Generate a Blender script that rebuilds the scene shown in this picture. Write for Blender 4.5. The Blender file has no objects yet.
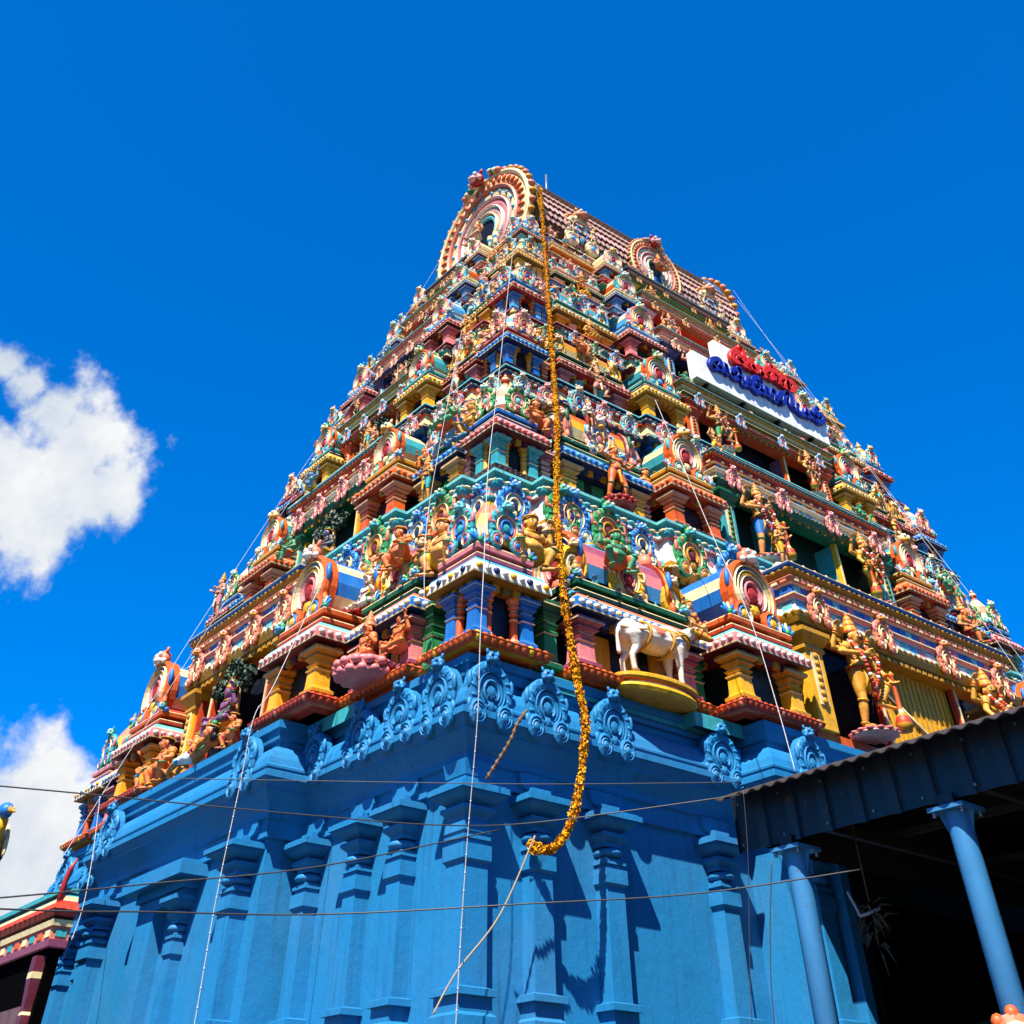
import bpy, math, random
import numpy as np
from mathutils import Vector, Matrix
random.seed(11)
S = bpy.context.scene
COL = S.collection
R_ = math.radians
PI = math.pi

# ------------------------------------------------------------------ camera (solved from the photograph's vanishing lines)
F_PX = 945.48
YAW, PITCH, ROLL = 0.67155, 0.83831, 0.00046
cy_, sy_ = math.cos(YAW), math.sin(YAW)
FW = Vector((sy_ * math.cos(PITCH), cy_ * math.cos(PITCH), math.sin(PITCH)))
RT0 = Vector((cy_, -sy_, 0)); UP0 = RT0.cross(FW)
RT = RT0 * math.cos(ROLL) + UP0 * math.sin(ROLL)
UP = -RT0 * math.sin(ROLL) + UP0 * math.cos(ROLL)
cam_d = bpy.data.cameras.new('camera'); cam = bpy.data.objects.new('camera', cam_d); COL.objects.link(cam)
cam.matrix_world = Matrix(((RT.x, UP.x, -FW.x, 0), (RT.y, UP.y, -FW.y, 0), (RT.z, UP.z, -FW.z, 1.6), (0, 0, 0, 1)))
cam_d.sensor_width = 36; cam_d.sensor_fit = 'HORIZONTAL'
cam_d.lens = F_PX / 1024 * 36
cam_d.shift_y = -(512 - 150) / 1024
cam_d.clip_start = 0.1; cam_d.clip_end = 6000
S.camera = cam
def ray(u, v):
    return (FW + RT * ((u - 512) / F_PX) - UP * ((v - 150) / F_PX)).normalized()

# ------------------------------------------------------------------ light
SUN_DIR = Vector((1.28, 0.93, -2.2)).normalized()          # the way the light travels
EL = math.asin(-SUN_DIR.z)
sun_d = bpy.data.lights.new('sun', 'SUN'); sun = bpy.data.objects.new('sun', sun_d); COL.objects.link(sun)
sun_d.energy = 5.0; sun_d.angle = R_(0.5); sun_d.color = (1.0, 0.955, 0.89)
sun.rotation_euler = SUN_DIR.to_track_quat('-Z', 'Y').to_euler(); sun.location = (0, 0, 60)
S.view_settings.view_transform = 'Standard'; S.view_settings.look = 'None'
S.view_settings.exposure = 1.42; S.view_settings.gamma = 1.0

W = bpy.data.worlds.new('World'); S.world = W; W.use_nodes = True
nt = W.node_tree; nt.nodes.clear(); N = nt.nodes.new; LK = nt.links.new
def mnode(op, a=None, b=None, clamp=False):
    n = N('ShaderNodeMath'); n.operation = op; n.use_clamp = clamp
    for i, x in enumerate((a, b)):
        if x is None: continue
        if isinstance(x, (int, float)): n.inputs[i].default_value = x
        else: LK(x, n.inputs[i])
    return n.outputs[0]
sky = N('ShaderNodeTexSky'); sky.sky_type = 'NISHITA'; sky.sun_disc = False
sky.sun_elevation = EL
sky.sun_rotation = math.atan2(-SUN_DIR.x, -SUN_DIR.y)
sky.air_density = 1.0; sky.dust_density = 0.0; sky.ozone_density = 4.0; sky.altitude = 1200
mulc = N('ShaderNodeMix'); mulc.data_type = 'RGBA'; mulc.blend_type = 'MULTIPLY'; mulc.inputs[0].default_value = 1.0
LK(sky.outputs[0], mulc.inputs[6]); mulc.inputs[7].default_value = (0.0, 0.84, 1.58, 1)
tc = N('ShaderNodeTexCoord')
noi = N('ShaderNodeTexNoise'); noi.inputs['Scale'].default_value = 9.0; noi.inputs['Detail'].default_value = 9; noi.inputs['Roughness'].default_value = 0.62
LK(tc.outputs['Generated'], noi.inputs['Vector'])
noi2 = N('ShaderNodeTexNoise'); noi2.inputs['Scale'].default_value = 26.0; noi2.inputs['Detail'].default_value = 6; noi2.inputs['Roughness'].default_value = 0.6
LK(tc.outputs['Generated'], noi2.inputs['Vector'])
acc = None
# puffs of the two clouds: direction (through the photo's pixel), radius in degrees
for (u, v, rad) in ((55, 412, 3.0), (78, 445, 3.0), (65, 490, 4.0), (20, 500, 4.6), (98, 495, 2.9), (120, 505, 1.6), (-40, 480, 5.0), (50, 525, 3.0), (5, 362, 1.9), (30, 385, 2.2),
                    (10, 825, 3.6), (48, 825, 2.8), (10, 860, 4.4), (60, 855, 3.2), (-50, 835, 5.0), (82, 830, 1.6), (20, 900, 2.8)):
    d = ray(u, v)
    vm = N('ShaderNodeVectorMath'); vm.operation = 'DISTANCE'; LK(tc.outputs['Generated'], vm.inputs[0]); vm.inputs[1].default_value = d
    q = mnode('DIVIDE', vm.outputs['Value'], math.radians(rad))
    q = mnode('SUBTRACT', 1.0, q)
    acc = q if acc is None else mnode('MAXIMUM', acc, q)
acc = mnode('MAXIMUM', acc, -1.0)
nz = mnode('MULTIPLY', mnode('SUBTRACT', noi.outputs[0], 0.5), 2.6)
nz2 = mnode('MULTIPLY', mnode('SUBTRACT', noi2.outputs[0], 0.5), 0.9)
den = mnode('ADD', mnode('ADD', acc, nz), nz2)
mr = N('ShaderNodeMapRange'); mr.interpolation_type = 'SMOOTHSTEP'; LK(den, mr.inputs[0]); mr.inputs[1].default_value = 0.08; mr.inputs[2].default_value = 0.62
ccol = N('ShaderNodeMapRange'); LK(noi.outputs[0], ccol.inputs[0]); ccol.inputs[1].default_value = 0.35; ccol.inputs[2].default_value = 0.62
ccr = N('ShaderNodeMix'); ccr.data_type = 'RGBA'; LK(ccol.outputs[0], ccr.inputs[0])
CLB = 5.6
ccr.inputs[6].default_value = (0.62 * CLB, 0.72 * CLB, 0.86 * CLB, 1); ccr.inputs[7].default_value = (0.98 * CLB, 0.99 * CLB, 1.0 * CLB, 1)
mixc = N('ShaderNodeMix'); mixc.data_type = 'RGBA'
flat = N('ShaderNodeMix'); flat.data_type = 'RGBA'; flat.inputs[0].default_value = .42; LK(mulc.outputs[2], flat.inputs[6]); flat.inputs[7].default_value = (0.0, 0.92, 3.80, 1)   # evens out the horizon glow
LK(mr.outputs[0], mixc.inputs[0]); LK(flat.outputs[2], mixc.inputs[6]); LK(ccr.outputs[2], mixc.inputs[7])
bg = N('ShaderNodeBackground'); bg.inputs[1].default_value = 0.0635
LK(mixc.outputs[2], bg.inputs[0])
wo = N('ShaderNodeOutputWorld'); LK(bg.outputs[0], wo.inputs[0])

# ------------------------------------------------------------------ paint
def lin(c): return tuple((x / 255 / 12.92) if x / 255 <= 0.04045 else ((x / 255 + 0.055) / 1.055) ** 2.4 for x in c)
PAL = dict(
    wallblue=(29, 115, 163), deepblue=(24, 98, 176), blue=(24, 104, 176), skyblue=(78, 160, 205), navy=(14, 44, 96), teal=(52, 152, 156), aqua=(108, 190, 186),
    green=(14, 92, 58), leafgreen=(44, 134, 74), darkgreen=(8, 48, 32), yellow=(226, 164, 24), gold=(190, 134, 24), olive=(120, 96, 26), cream=(226, 202, 144), white=(222, 216, 204),
    orange=(204, 84, 20), redorange=(184, 58, 24), red=(156, 32, 30), maroon=(96, 30, 42), pink=(212, 120, 118), palepink=(218, 164, 152), salmon=(206, 116, 84), mauve=(146, 72, 92),
    brown=(98, 62, 52), tan=(178, 132, 84), purple=(116, 70, 110), grey=(120, 122, 124), black=(14, 14, 16), skinblue=(70, 132, 168), skinwhite=(216, 204, 188), skingreen=(62, 142, 96), bullwhite=(222, 206, 184), skin=(208, 142, 74), skinorange=(206, 116, 54), skinpink=(212, 146, 112), goldskin=(204, 146, 52),
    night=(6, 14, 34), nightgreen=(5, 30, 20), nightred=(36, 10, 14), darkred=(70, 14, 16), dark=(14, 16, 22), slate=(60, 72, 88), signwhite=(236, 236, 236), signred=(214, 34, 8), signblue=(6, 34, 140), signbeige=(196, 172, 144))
MATS = {}
def mat(name):
    if name in MATS: return MATS[name]
    m = bpy.data.materials.new(name); m.use_nodes = True; MATS[name] = m
    t = m.node_tree; b = t.nodes['Principled BSDF']; n = t.nodes.new; l = t.links.new
    c = tuple(x * .84 for x in lin(PAL[name])); wall = name in ('wallblue', 'deepblue')
    geo = n('ShaderNodeNewGeometry')
    def noise(sc, det, rough=.6, stretch=None):
        x = n('ShaderNodeTexNoise'); x.inputs['Scale'].default_value = sc; x.inputs['Detail'].default_value = det; x.inputs['Roughness'].default_value = rough
        if stretch:
            mp = n('ShaderNodeMapping'); mp.inputs['Scale'].default_value = stretch; l(geo.outputs['Position'], mp.inputs[0]); l(mp.outputs[0], x.inputs[0])
        else: l(geo.outputs['Position'], x.inputs[0])
        return x.outputs[0]
    def mix(fac, a, bcol, lo, hi, mode='MIX'):
        r = n('ShaderNodeMapRange'); l(fac, r.inputs[0]); r.inputs[1].default_value = lo; r.inputs[2].default_value = hi
        x = n('ShaderNodeMix'); x.data_type = 'RGBA'; x.blend_type = mode; l(r.outputs[0], x.inputs[0])
        if isinstance(a, tuple): x.inputs[6].default_value = a + (1,)
        else: l(a, x.inputs[6])
        x.inputs[7].default_value = bcol + (1,); return x.outputs[2]
    sat = tuple(x * .72 for x in c)
    fade = tuple(min(1, x * .86 + .025) for x in c)
    grime = (0.035, 0.03, 0.026)
    if name in ('black', 'dark'):
        col = mix(noise(4, 4), c, sat, .4, .7)
    else:
        col = mix(noise(.5 if wall else 2.6, 5), c, fade, .46, .85 if wall else .75)
        col = mix(noise(1.6 if wall else 5.0, 6), col, sat, .50 if wall else .48, .95 if wall else .72)
        st = noise(2.2, 5, .65, (3.4, 3.4, .22) if wall else (2.2, 2.2, .35))                # rain streaks run down the paint
        r0 = mix(st, col, tuple(x * (.34 if wall else .45) + g * .3 for x, g in zip(c, grime)), .54 if wall else .53, .86 if wall else .78)
        col = mix(noise(11, 4, .7), r0, grime, .66 if wall else .62, .98 if wall else .86)  # specks of soot
    l(col, b.inputs['Base Color'])
    b.inputs['Roughness'].default_value = .5 if wall else .46
    b.inputs['Specular IOR Level'].default_value = .3
    bp = n('ShaderNodeBump'); bp.inputs['Strength'].default_value = .35; bp.inputs['Distance'].default_value = .03 if wall else .02
    l(noise(7 if wall else 16, 6, .65), bp.inputs['Height']); l(bp.outputs[0], b.inputs['Normal'])
    return m
def plain(name, rgb, rough=.6, metal=0.0, var=.25, scale=8, bump=.2):
    m = bpy.data.materials.new(name); m.use_nodes = True; MATS[name] = m
    t = m.node_tree; b = t.nodes['Principled BSDF']; n = t.nodes.new; l = t.links.new
    tx = n('ShaderNodeTexNoise'); tx.inputs['Scale'].default_value = scale; tx.inputs['Detail'].default_value = 6
    g = n('ShaderNodeNewGeometry'); l(g.outputs['Position'], tx.inputs[0])
    mx = n('ShaderNodeMix'); mx.data_type = 'RGBA'; l(tx.outputs[0], mx.inputs[0])
    c = tuple(x * .58 for x in lin(rgb)); mx.inputs[6].default_value = tuple(x * (1 - var) for x in c) + (1,); mx.inputs[7].default_value = tuple(min(1, x * (1 + var)) for x in c) + (1,)
    if name in ('shedsheet', 'postblue', 'rust'):
        n2 = n('ShaderNodeTexNoise'); n2.inputs['Scale'].default_value = 9; n2.inputs['Detail'].default_value = 8; n2.inputs['Roughness'].default_value = .7; l(g.outputs['Position'], n2.inputs[0])
        r2 = n('ShaderNodeMapRange'); l(n2.outputs[0], r2.inputs[0]); r2.inputs[1].default_value = .60; r2.inputs[2].default_value = .70
        m2 = n('ShaderNodeMix'); m2.data_type = 'RGBA'; l(r2.outputs[0], m2.inputs[0]); l(mx.outputs[2], m2.inputs[6]); m2.inputs[7].default_value = (.075, .035, .018, 1); mx = m2
    l(mx.outputs[2], b.inputs['Base Color']); b.inputs['Roughness'].default_value = rough; b.inputs['Metallic'].default_value = metal
    bp = n('ShaderNodeBump'); bp.inputs['Strength'].default_value = bump; bp.inputs['Distance'].default_value = .02; l(tx.outputs[0], bp.inputs['Height']); l(bp.outputs[0], b.inputs['Normal'])
    return m
plain('marigold', (244, 164, 24), .8, var=.45, scale=30, bump=.6); plain('marigold_dark', (214, 122, 20), .8, var=.4, scale=30, bump=.6)
plain('marigold_light', (252, 188, 44), .8, var=.4, scale=30, bump=.6); plain('shade_black', (3, 3, 3), 1.0, bump=0); MATS['shade_black'].node_tree.nodes['Principled BSDF'].inputs['Specular IOR Level'].default_value = .02  # last one: near-black paint standing in for the darkness of openings
for q_ in ('marigold', 'marigold_dark', 'marigold_light'):
    if q_ in MATS: MATS[q_].node_tree.nodes['Principled BSDF'].inputs['Specular IOR Level'].default_value = .05
plain('rope', (176, 152, 120), .8, scale=40); plain('wire', (62, 60, 58), .5, scale=20); plain('bulbstring', (206, 200, 196), .6, scale=40)
plain('shedsheet', (8, 28, 46), .45, scale=3, var=.35); plain('postblue', (64, 138, 190), .4, scale=3, var=.15); plain('rust', (46, 34, 28), .75, scale=6, var=.5)
plain('concrete', (92, 84, 76), .85, scale=1.5); plain('timber', (38, 30, 24), .8, scale=5); plain('leaf', (26, 74, 34), .6, scale=6, var=.5); plain('dryleaf', (120, 84, 40), .7, scale=6, var=.5)
plain('leafdark', (14, 50, 26), .6, scale=6, var=.5); plain('tile_brown', (104, 72, 56), .6, scale=6, var=.35); plain('tile_pale', (206, 158, 138), .6, scale=6, var=.3); plain('steel', (150, 150, 152), .4, .6)
plain('carved', (9, 11, 15), .5, scale=20, bump=.8); plain('silver', (120, 150, 180), .35, .5, scale=30, bump=.5)

# ------------------------------------------------------------------ mesh builder
class MB:
    def __init__(s): s.v = []; s.f = []; s.m = []; s.sm = []
    def add(s, vs, fs, m, smooth=False):
        o = len(s.v); s.v.extend(vs)
        for i, f in enumerate(fs):
            s.f.append(tuple(o + j for j in f)); s.m.append(m if isinstance(m, str) else m[i]); s.sm.append(smooth)
    def box(s, x0, x1, y0, y1, z0, z1, m, top=None):
        vs = [(x0, y0, z0), (x1, y0, z0), (x1, y1, z0), (x0, y1, z0), (x0, y0, z1), (x1, y0, z1), (x1, y1, z1), (x0, y1, z1)]
        s.add(vs, [(0, 3, 2, 1), (4, 5, 6, 7), (0, 1, 5, 4), (1, 2, 6, 5), (2, 3, 7, 6), (3, 0, 4, 7)], [m, top or m, m, m, m, m])
    def sweep(s, path, prof, closed=False, cap=False):
        # path: CCW plan points; prof: list of (out, z, material of the strip above this point)
        n = len(path); P = [Vector(p).to_2d() if len(p) > 2 else Vector(p) for p in path]; mit = []
        for i in range(n):
            ns = []
            if closed or i > 0: d = (P[i] - P[i - 1]).normalized(); ns.append(Vector((d.y, -d.x)))
            if closed or i < n - 1: d = (P[(i + 1) % n] - P[i]).normalized(); ns.append(Vector((d.y, -d.x)))
            if len(ns) == 2: k = 1 + ns[0].dot(ns[1]); mit.append((ns[0] + ns[1]) / max(k, .2))
            else: mit.append(ns[0])
        vs = []
        for (o, z, *_) in prof: vs += [(P[i].x + mit[i].x * o, P[i].y + mit[i].y * o, z) for i in range(n)]
        fs = []; ms = []
        for j in range(len(prof) - 1):
            for i in range(n if closed else n - 1):
                k = (i + 1) % n; fs.append((j * n + i, j * n + k, (j + 1) * n + k, (j + 1) * n + i)); ms.append(prof[j][2])
        if cap:
            b = (len(prof) - 1) * n; fs.append(tuple(b + i for i in range(n))); ms.append(prof[-1][2] if len(prof[-1]) > 2 else prof[-2][2])
            fs.append(tuple(reversed(range(n)))); ms.append(prof[0][2])
        if not closed and not cap:
            pass
        s.add(vs, fs, ms)
        return mit
    def beads(s, path, out, z, r, step, mats, zr=None, closed=False, ln=1.0):
        n = len(path); P = [Vector(p) for p in path]; k = 0
        segs = n if closed else n - 1
        for i in range(segs):
            a, b = P[i], P[(i + 1) % n]; d = b - a; L = d.length; d = d / L; nn = Vector((d.y, -d.x)); a = a - d * out * .9; L += out * 1.8
            c = max(1, int(L / step)); st = L / c
            for j in range(c):
                p = a + d * (st * (j + .5)) + nn * out; rr = r; h = zr or r; w = st * .42 * ln
                if r > .055: s.ell((p.x, p.y, z), (max(w * abs(d.x), rr * abs(nn.x)), max(w * abs(d.y), rr * abs(nn.y)), h), mats[k % len(mats)], 6, 4); k += 1; continue
                q = [(p.x - d.x * w, p.y - d.y * w, z), (p.x, p.y, z - h), (p.x + d.x * w, p.y + d.y * w, z), (p.x, p.y, z + h), (p.x + nn.x * rr, p.y + nn.y * rr, z)]
                s.add(q, [(0, 1, 4), (1, 2, 4), (2, 3, 4), (3, 0, 4)], mats[k % len(mats)]); k += 1
    def dents(s, path, out, z0, z1, step, mats, dep=.02, gap=.3, closed=False):
        n = len(path); P = [Vector(p) for p in path]; k = 0
        for i in range(n if closed else n - 1):
            a, b = P[i], P[(i + 1) % n]; d = b - a; L = d.length
            if L < 1e-4: continue
            d = d / L; nn = Vector((d.y, -d.x)); a = a - d * out * .6; L += out * 1.2; c = max(1, int(L / step)); st = L / c
            for j in range(c):
                m = mats[k % len(mats)]; k += 1
                if m is None: continue
                p = a + d * (st * (j + .5)) + nn * out; w = st * (.5 - gap / 2); q, r = p - d * w, p + d * w; e = nn * dep
                s.add([(q.x, q.y, z0), (r.x, r.y, z0), (r.x, r.y, z1), (q.x, q.y, z1), (q.x + e.x, q.y + e.y, z0), (r.x + e.x, r.y + e.y, z0), (r.x + e.x, r.y + e.y, z1), (q.x + e.x, q.y + e.y, z1)], [(4, 5, 6, 7), (0, 1, 5, 4), (1, 2, 6, 5), (3, 7, 6, 2), (0, 4, 7, 3)], m)
    def lathe(s, c, prof, n=8, rot=0.0, sq=False, smooth=False, axis='z', sx=1.0, sy=1.0):
        vs = []; fs = []; ms = []
        for (r, z, *_) in prof:
            for i in range(n):
                a = rot + 2 * PI * i / n; x, y = r * math.cos(a) * sx, r * math.sin(a) * sy
                if axis == 'z': vs.append((c[0] + x, c[1] + y, c[2] + z))
                elif axis == 'y': vs.append((c[0] + x, c[1] - z, c[2] + y))
                else: vs.append((c[0] + z, c[1] + x, c[2] + y))
        for j in range(len(prof) - 1):
            for i in range(n):
                k = (i + 1) % n; fs.append((j * n + i, j * n + k, (j + 1) * n + k, (j + 1) * n + i)); ms.append(prof[j][2])
        fs.append(tuple((len(prof) - 1) * n + i for i in range(n))); ms.append(prof[-2][2])
        fs.append(tuple(reversed(range(n)))); ms.append(prof[0][2])
        s.add(vs, fs, ms, smooth)
    def ell(s, c, r, m, nu=8, nv=6, rot=None, smooth=True):
        if isinstance(r, (int, float)): r = (r, r, r)
        vs = [(0, 0, -1)]
        for j in range(1, nv):
            t = -PI / 2 + PI * j / nv
            for i in range(nu): a = 2 * PI * i / nu; vs.append((math.cos(t) * math.cos(a), math.cos(t) * math.sin(a), math.sin(t)))
        vs.append((0, 0, 1)); fs = []
        for i in range(nu): fs.append((0, 1 + (i + 1) % nu, 1 + i)); b = 1 + (nv - 2) * nu; fs.append((len(vs) - 1, b + i, b + (i + 1) % nu))
        for j in range(nv - 2):
            for i in range(nu): a = 1 + j * nu; k = (i + 1) % nu; fs.append((a + i, a + k, a + nu + k, a + nu + i))
        out = []
        for p in vs:
            q = Vector((p[0] * r[0], p[1] * r[1], p[2] * r[2]))
            if rot: q = rot @ q
            out.append((c[0] + q.x, c[1] + q.y, c[2] + q.z))
        s.add(out, fs, m, smooth)
    def tube(s, pts, rad, m, n=6, smooth=True, caps=True):
        P = [Vector(p) for p in pts]; vs = []; fs = []; k = len(P)
        rs = rad if isinstance(rad, (list, tuple)) else [rad] * k
        ref = None
        for i, p in enumerate(P):
            t = ((P[min(i + 1, k - 1)] - P[max(i - 1, 0)])).normalized()
            if ref is None: ref = t.orthogonal().normalized()
            ref = (ref - t * ref.dot(t)).normalized(); b = t.cross(ref)
            for j in range(n):
                a = 2 * PI * j / n; q = p + (ref * math.cos(a) + b * math.sin(a)) * rs[i]; vs.append(tuple(q))
        for i in range(k - 1):
            for j in range(n): h = (j + 1) % n; fs.append((i * n + j, i * n + h, (i + 1) * n + h, (i + 1) * n + j))
        if caps: fs.append(tuple(reversed(range(n)))); fs.append(tuple((k - 1) * n + j for j in range(n)))
        s.add(vs, fs, m, smooth)
    def prism(s, poly, y0, y1, m, side=None):     # polygon in x,z extruded along y, front at y0
        n = len(poly); vs = [(x, y0, z) for x, z in poly] + [(x, y1, z) for x, z in poly]
        fs = [tuple(range(n)), tuple(reversed(range(n, 2 * n)))]; ms = [m, m]
        for i in range(n): k = (i + 1) % n; fs.append((i, n + i, n + k, k)); ms.append(side or m)
        s.add(vs, fs, ms)
    def mesh(s, name):
        me = bpy.data.meshes.new(name); me.from_pydata(s.v, [], s.f)
        names = []; idx = {}
        for m in s.m:
            if m not in idx: idx[m] = len(names); names.append(m)
        for m in names: me.materials.append(MATS.get(m) or mat(m))
        me.polygons.foreach_set('material_index', [idx[m] for m in s.m]); me.polygons.foreach_set('use_smooth', s.sm); me.update()
        return me
    def build(s, name, parent=None, loc=(0, 0, 0), rz=0, sc=1):
        return put(s.mesh(name), name, parent, loc, rz, sc)
def put(me, name, parent=None, loc=(0, 0, 0), rz=0, sc=1):
    o = bpy.data.objects.new(name, me); COL.objects.link(o); o.location = loc; o.rotation_euler = (0, 0, rz)
    o.scale = (sc, sc, sc) if isinstance(sc, (int, float)) else sc
    if parent: o.parent = parent
    return o
def thing(name, label, cat, loc=(0, 0, 0), rz=0, group=None, sc=1):
    o = bpy.data.objects.new(name, None); COL.objects.link(o); o.location = loc; o.rotation_euler = (0, 0, rz); o.scale = (sc, sc, sc)
    return tag(o, label, cat, group)
def tag(o, label, cat, group=None):
    o['label'] = label; o['category'] = cat
    if group: o['group'] = group
    return o
# ------------------------------------------------------------------ ornament kit (local frame: x along the wall, -y outwards, z up)
def kirti(mb, x, y, z, r, ms):          # the lion face that crowns every horseshoe
    a, b, c = ms
    mb.ell((x, y, z), (r, r * .75, r * .85), a, 8, 6)
    mb.ell((x, y - r * .62, z - r * .28), (r * .62, r * .5, r * .36), b, 8, 5)
    mb.ell((x, y - r * .95, z - r * .12), (r * .22, r * .2, r * .16), a, 6, 4)
    for s in (-1, 1):
        mb.ell((x + s * r * .42, y - r * .66, z + r * .28), r * .25, c, 6, 5)
        mb.ell((x + s * r * .8, y - r * .1, z + r * .62), (r * .26, r * .2, r * .42), a, 6, 4, Matrix.Rotation(s * .5, 3, 'Y'))
        mb.ell((x + s * r * .85, y - r * .3, z - r * .4), (r * .34, r * .3, r * .3), b, 6, 4)
def arch(mb, R, rings, a0=-52, a1=232, n=22, cx=0, cz=0, y=0):
    # rings: (r_in, r_out, relief, material) in units of R; each a rounded band running round the horseshoe
    for (r0, r1, h, m) in rings:
        vs = []; fs = []
        for i in range(n + 1):
            a = R_(a0 + (a1 - a0) * i / n); ca, sa = math.cos(a), math.sin(a)
            for (t, d) in ((0, 0), (.12, .75), (.5, 1), (.88, .75), (1, 0)):
                r = (r0 + (r1 - r0) * t) * R; vs.append((cx + r * ca, y - h * d * R, cz + r * sa))
        for i in range(n):
            for j in range(4): q = i * 5 + j; fs.append((q, q + 1, q + 6, q + 5))
        for q in (0, n * 5): fs.append((q, q + 1, q + 2, q + 3, q + 4))
        mb.add(vs, fs, m, False)
def nasi(R, cols, depth=.16, head=True, barrel=0, petals=None, ribs=True):
    # cols: outer, second, third, inner niche, head a, head b ; the medallion's centre is the origin
    mb = MB(); o, s, t, inn, ha, hb = cols
    poly = []
    for i in range(19): a = R_(-55 + 290 * i / 18); poly.append((R * 1.0 * math.cos(a), R * 1.0 * math.sin(a)))
    poly.append((0, -R * .55)); mb.prism(poly[::-1], -R * .02, R * depth, inn, o)
    ln = 'cream' if o != 'wallblue' else o
    if ribs: arch(mb, R, [(.62, 1.02, .13, o), (.59, .625, .17, ln), (.42, .59, .11, s), (.27, .42, .15, t)])
    else: arch(mb, R, [(.84, 1.03, .16, o), (.80, .84, .19, 'cream'), (.70, .80, .12, s), (.66, .70, .17, 'cream'), (.54, .66, .13, t), (.51, .54, .17, 'white'), (.40, .51, .12, ha), (.27, .40, .15, 'pink')])
    for i in range(13 if ribs else 0):
        a = R_(-38 + 256 * i / 12); mb.ell((R * .84 * math.cos(a), -.12 * R, R * .84 * math.sin(a)), (R * .15, R * (.07 if o != 'wallblue' else .04), R * .075), o if i % 2 or o == 'wallblue' else s, 6, 4, Matrix.Rotation(-a + .35, 3, 'Y'))
    mb.lathe((0, -R * .02, -.02 * R), [(R * .24, 0, inn), (R * .2, R * .1, inn), (R * .05, R * .14, inn)], 8, axis='y')
    mb.lathe((0, -R * .02, -.48 * R), [(R * .2, 0, t), (R * .15, R * .1, t), (R * .04, R * .13, t)], 6, axis='y')
    for sg in (-1, 1):                                   # scrolled feet
        cx, cz = sg * R * .62, -R * .74
        mb.lathe((cx, 0, cz), [(R * .42, 0, o), (R * .42, R * .13, o), (R * .32, R * .19, ln), (R * .29, R * .12, s), (R * .2, R * .2, s), (R * .17, R * .14, t), (R * .1, R * .22, t), (R * .02, R * .24, t)], 12, axis='y')
        mb.ell((cx + sg * R * .34, -.06 * R, cz + R * .2), (R * .16, R * .1, R * .22), o, 6, 4)
        mb.ell((sg * R * .98, -.04 * R, R * .25), (R * .12, R * .1, R * .3), s, 6, 4)
    if petals:
        for i in range(15):
            a = R_(-35 + 250 * i / 14); mb.ell((R * 1.06 * math.cos(a), -.05 * R, R * 1.06 * math.sin(a)), (R * .13, R * .08, R * .13), petals[i % len(petals)], 6, 4)
    if head: kirti(mb, 0, -R * .1, R * 1.10, R * (.34 if o != 'wallblue' else .29), (ha, hb, 'white' if ha != 'wallblue' else 'wallblue'))
    if barrel:
        n = 12; vs = []; fs = []
        for i in range(n + 1):
            a = R_(-40 + 260 * i / n); vs += [(R * .96 * math.cos(a), R * depth * .9, R * .96 * math.sin(a)), (R * .96 * math.cos(a), barrel, R * .96 * math.sin(a))]
        for i in range(n): fs.append((2 * i, 2 * i + 1, 2 * i + 3, 2 * i + 2))
        mb.add(vs, fs, [s if i % 3 else 'cream' for i in range(n)])
    return mb
_mesh = {}
def cached(key, fn):
    if key not in _mesh: _mesh[key] = fn()
    return _mesh[key]
def column_mesh(h, w, sh, cap, rnd=False):
    # sh = shaft colour, cap = colour of capital; pale lines pick out the rings
    def f():
        mb = MB(); n, rot, k = (8, PI / 8, .54) if rnd else (4, PI / 4, .7071)
        P = [(1.25, 0, cap), (1.25, .07, 'cream'), (1.1, .085, cap), (.95, .12, sh), (.9, .16, sh), (.84, .50, sh), (.84, .505, 'cream'), (1.0, .52, cap), (1.0, .55, sh), (.72, .585, sh), (.95, .63, cap), (1.05, .66, cap), (.78, .70, 'cream'), (.8, .715, sh),
             (1.0, .76, cap), (1.25, .80, cap), (1.25, .82, 'cream'), (1.02, .83, cap), (1.35, .89, cap), (1.62, .93, 'cream'), (1.62, .95, cap), (1.62, 1.0, cap)]
        mb.lathe((0, 0, 0), [(r * w * k, z * h, m) for r, z, m in P], n, rot)
        return mb.mesh('column')
    return cached(('col', round(h, 3), round(w, 3), sh, cap, rnd), f)
def finial(mb, x, y, z, r, m, m2):
    mb.lathe((x, y, z), [(r * .5, 0, m), (r * .9, r * .35, m), (r, r * .8, m2), (r * .7, r * 1.3, m), (r * .3, r * 1.5, m), (r * .5, r * 1.75, m2), (r * .12, r * 2.2, m), (r * .02, r * 2.6, m)], 8, smooth=True)
def u_path(W, D): return [(-W / 2, D), (-W / 2, 0), (W / 2, 0), (W / 2, D)]

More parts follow.
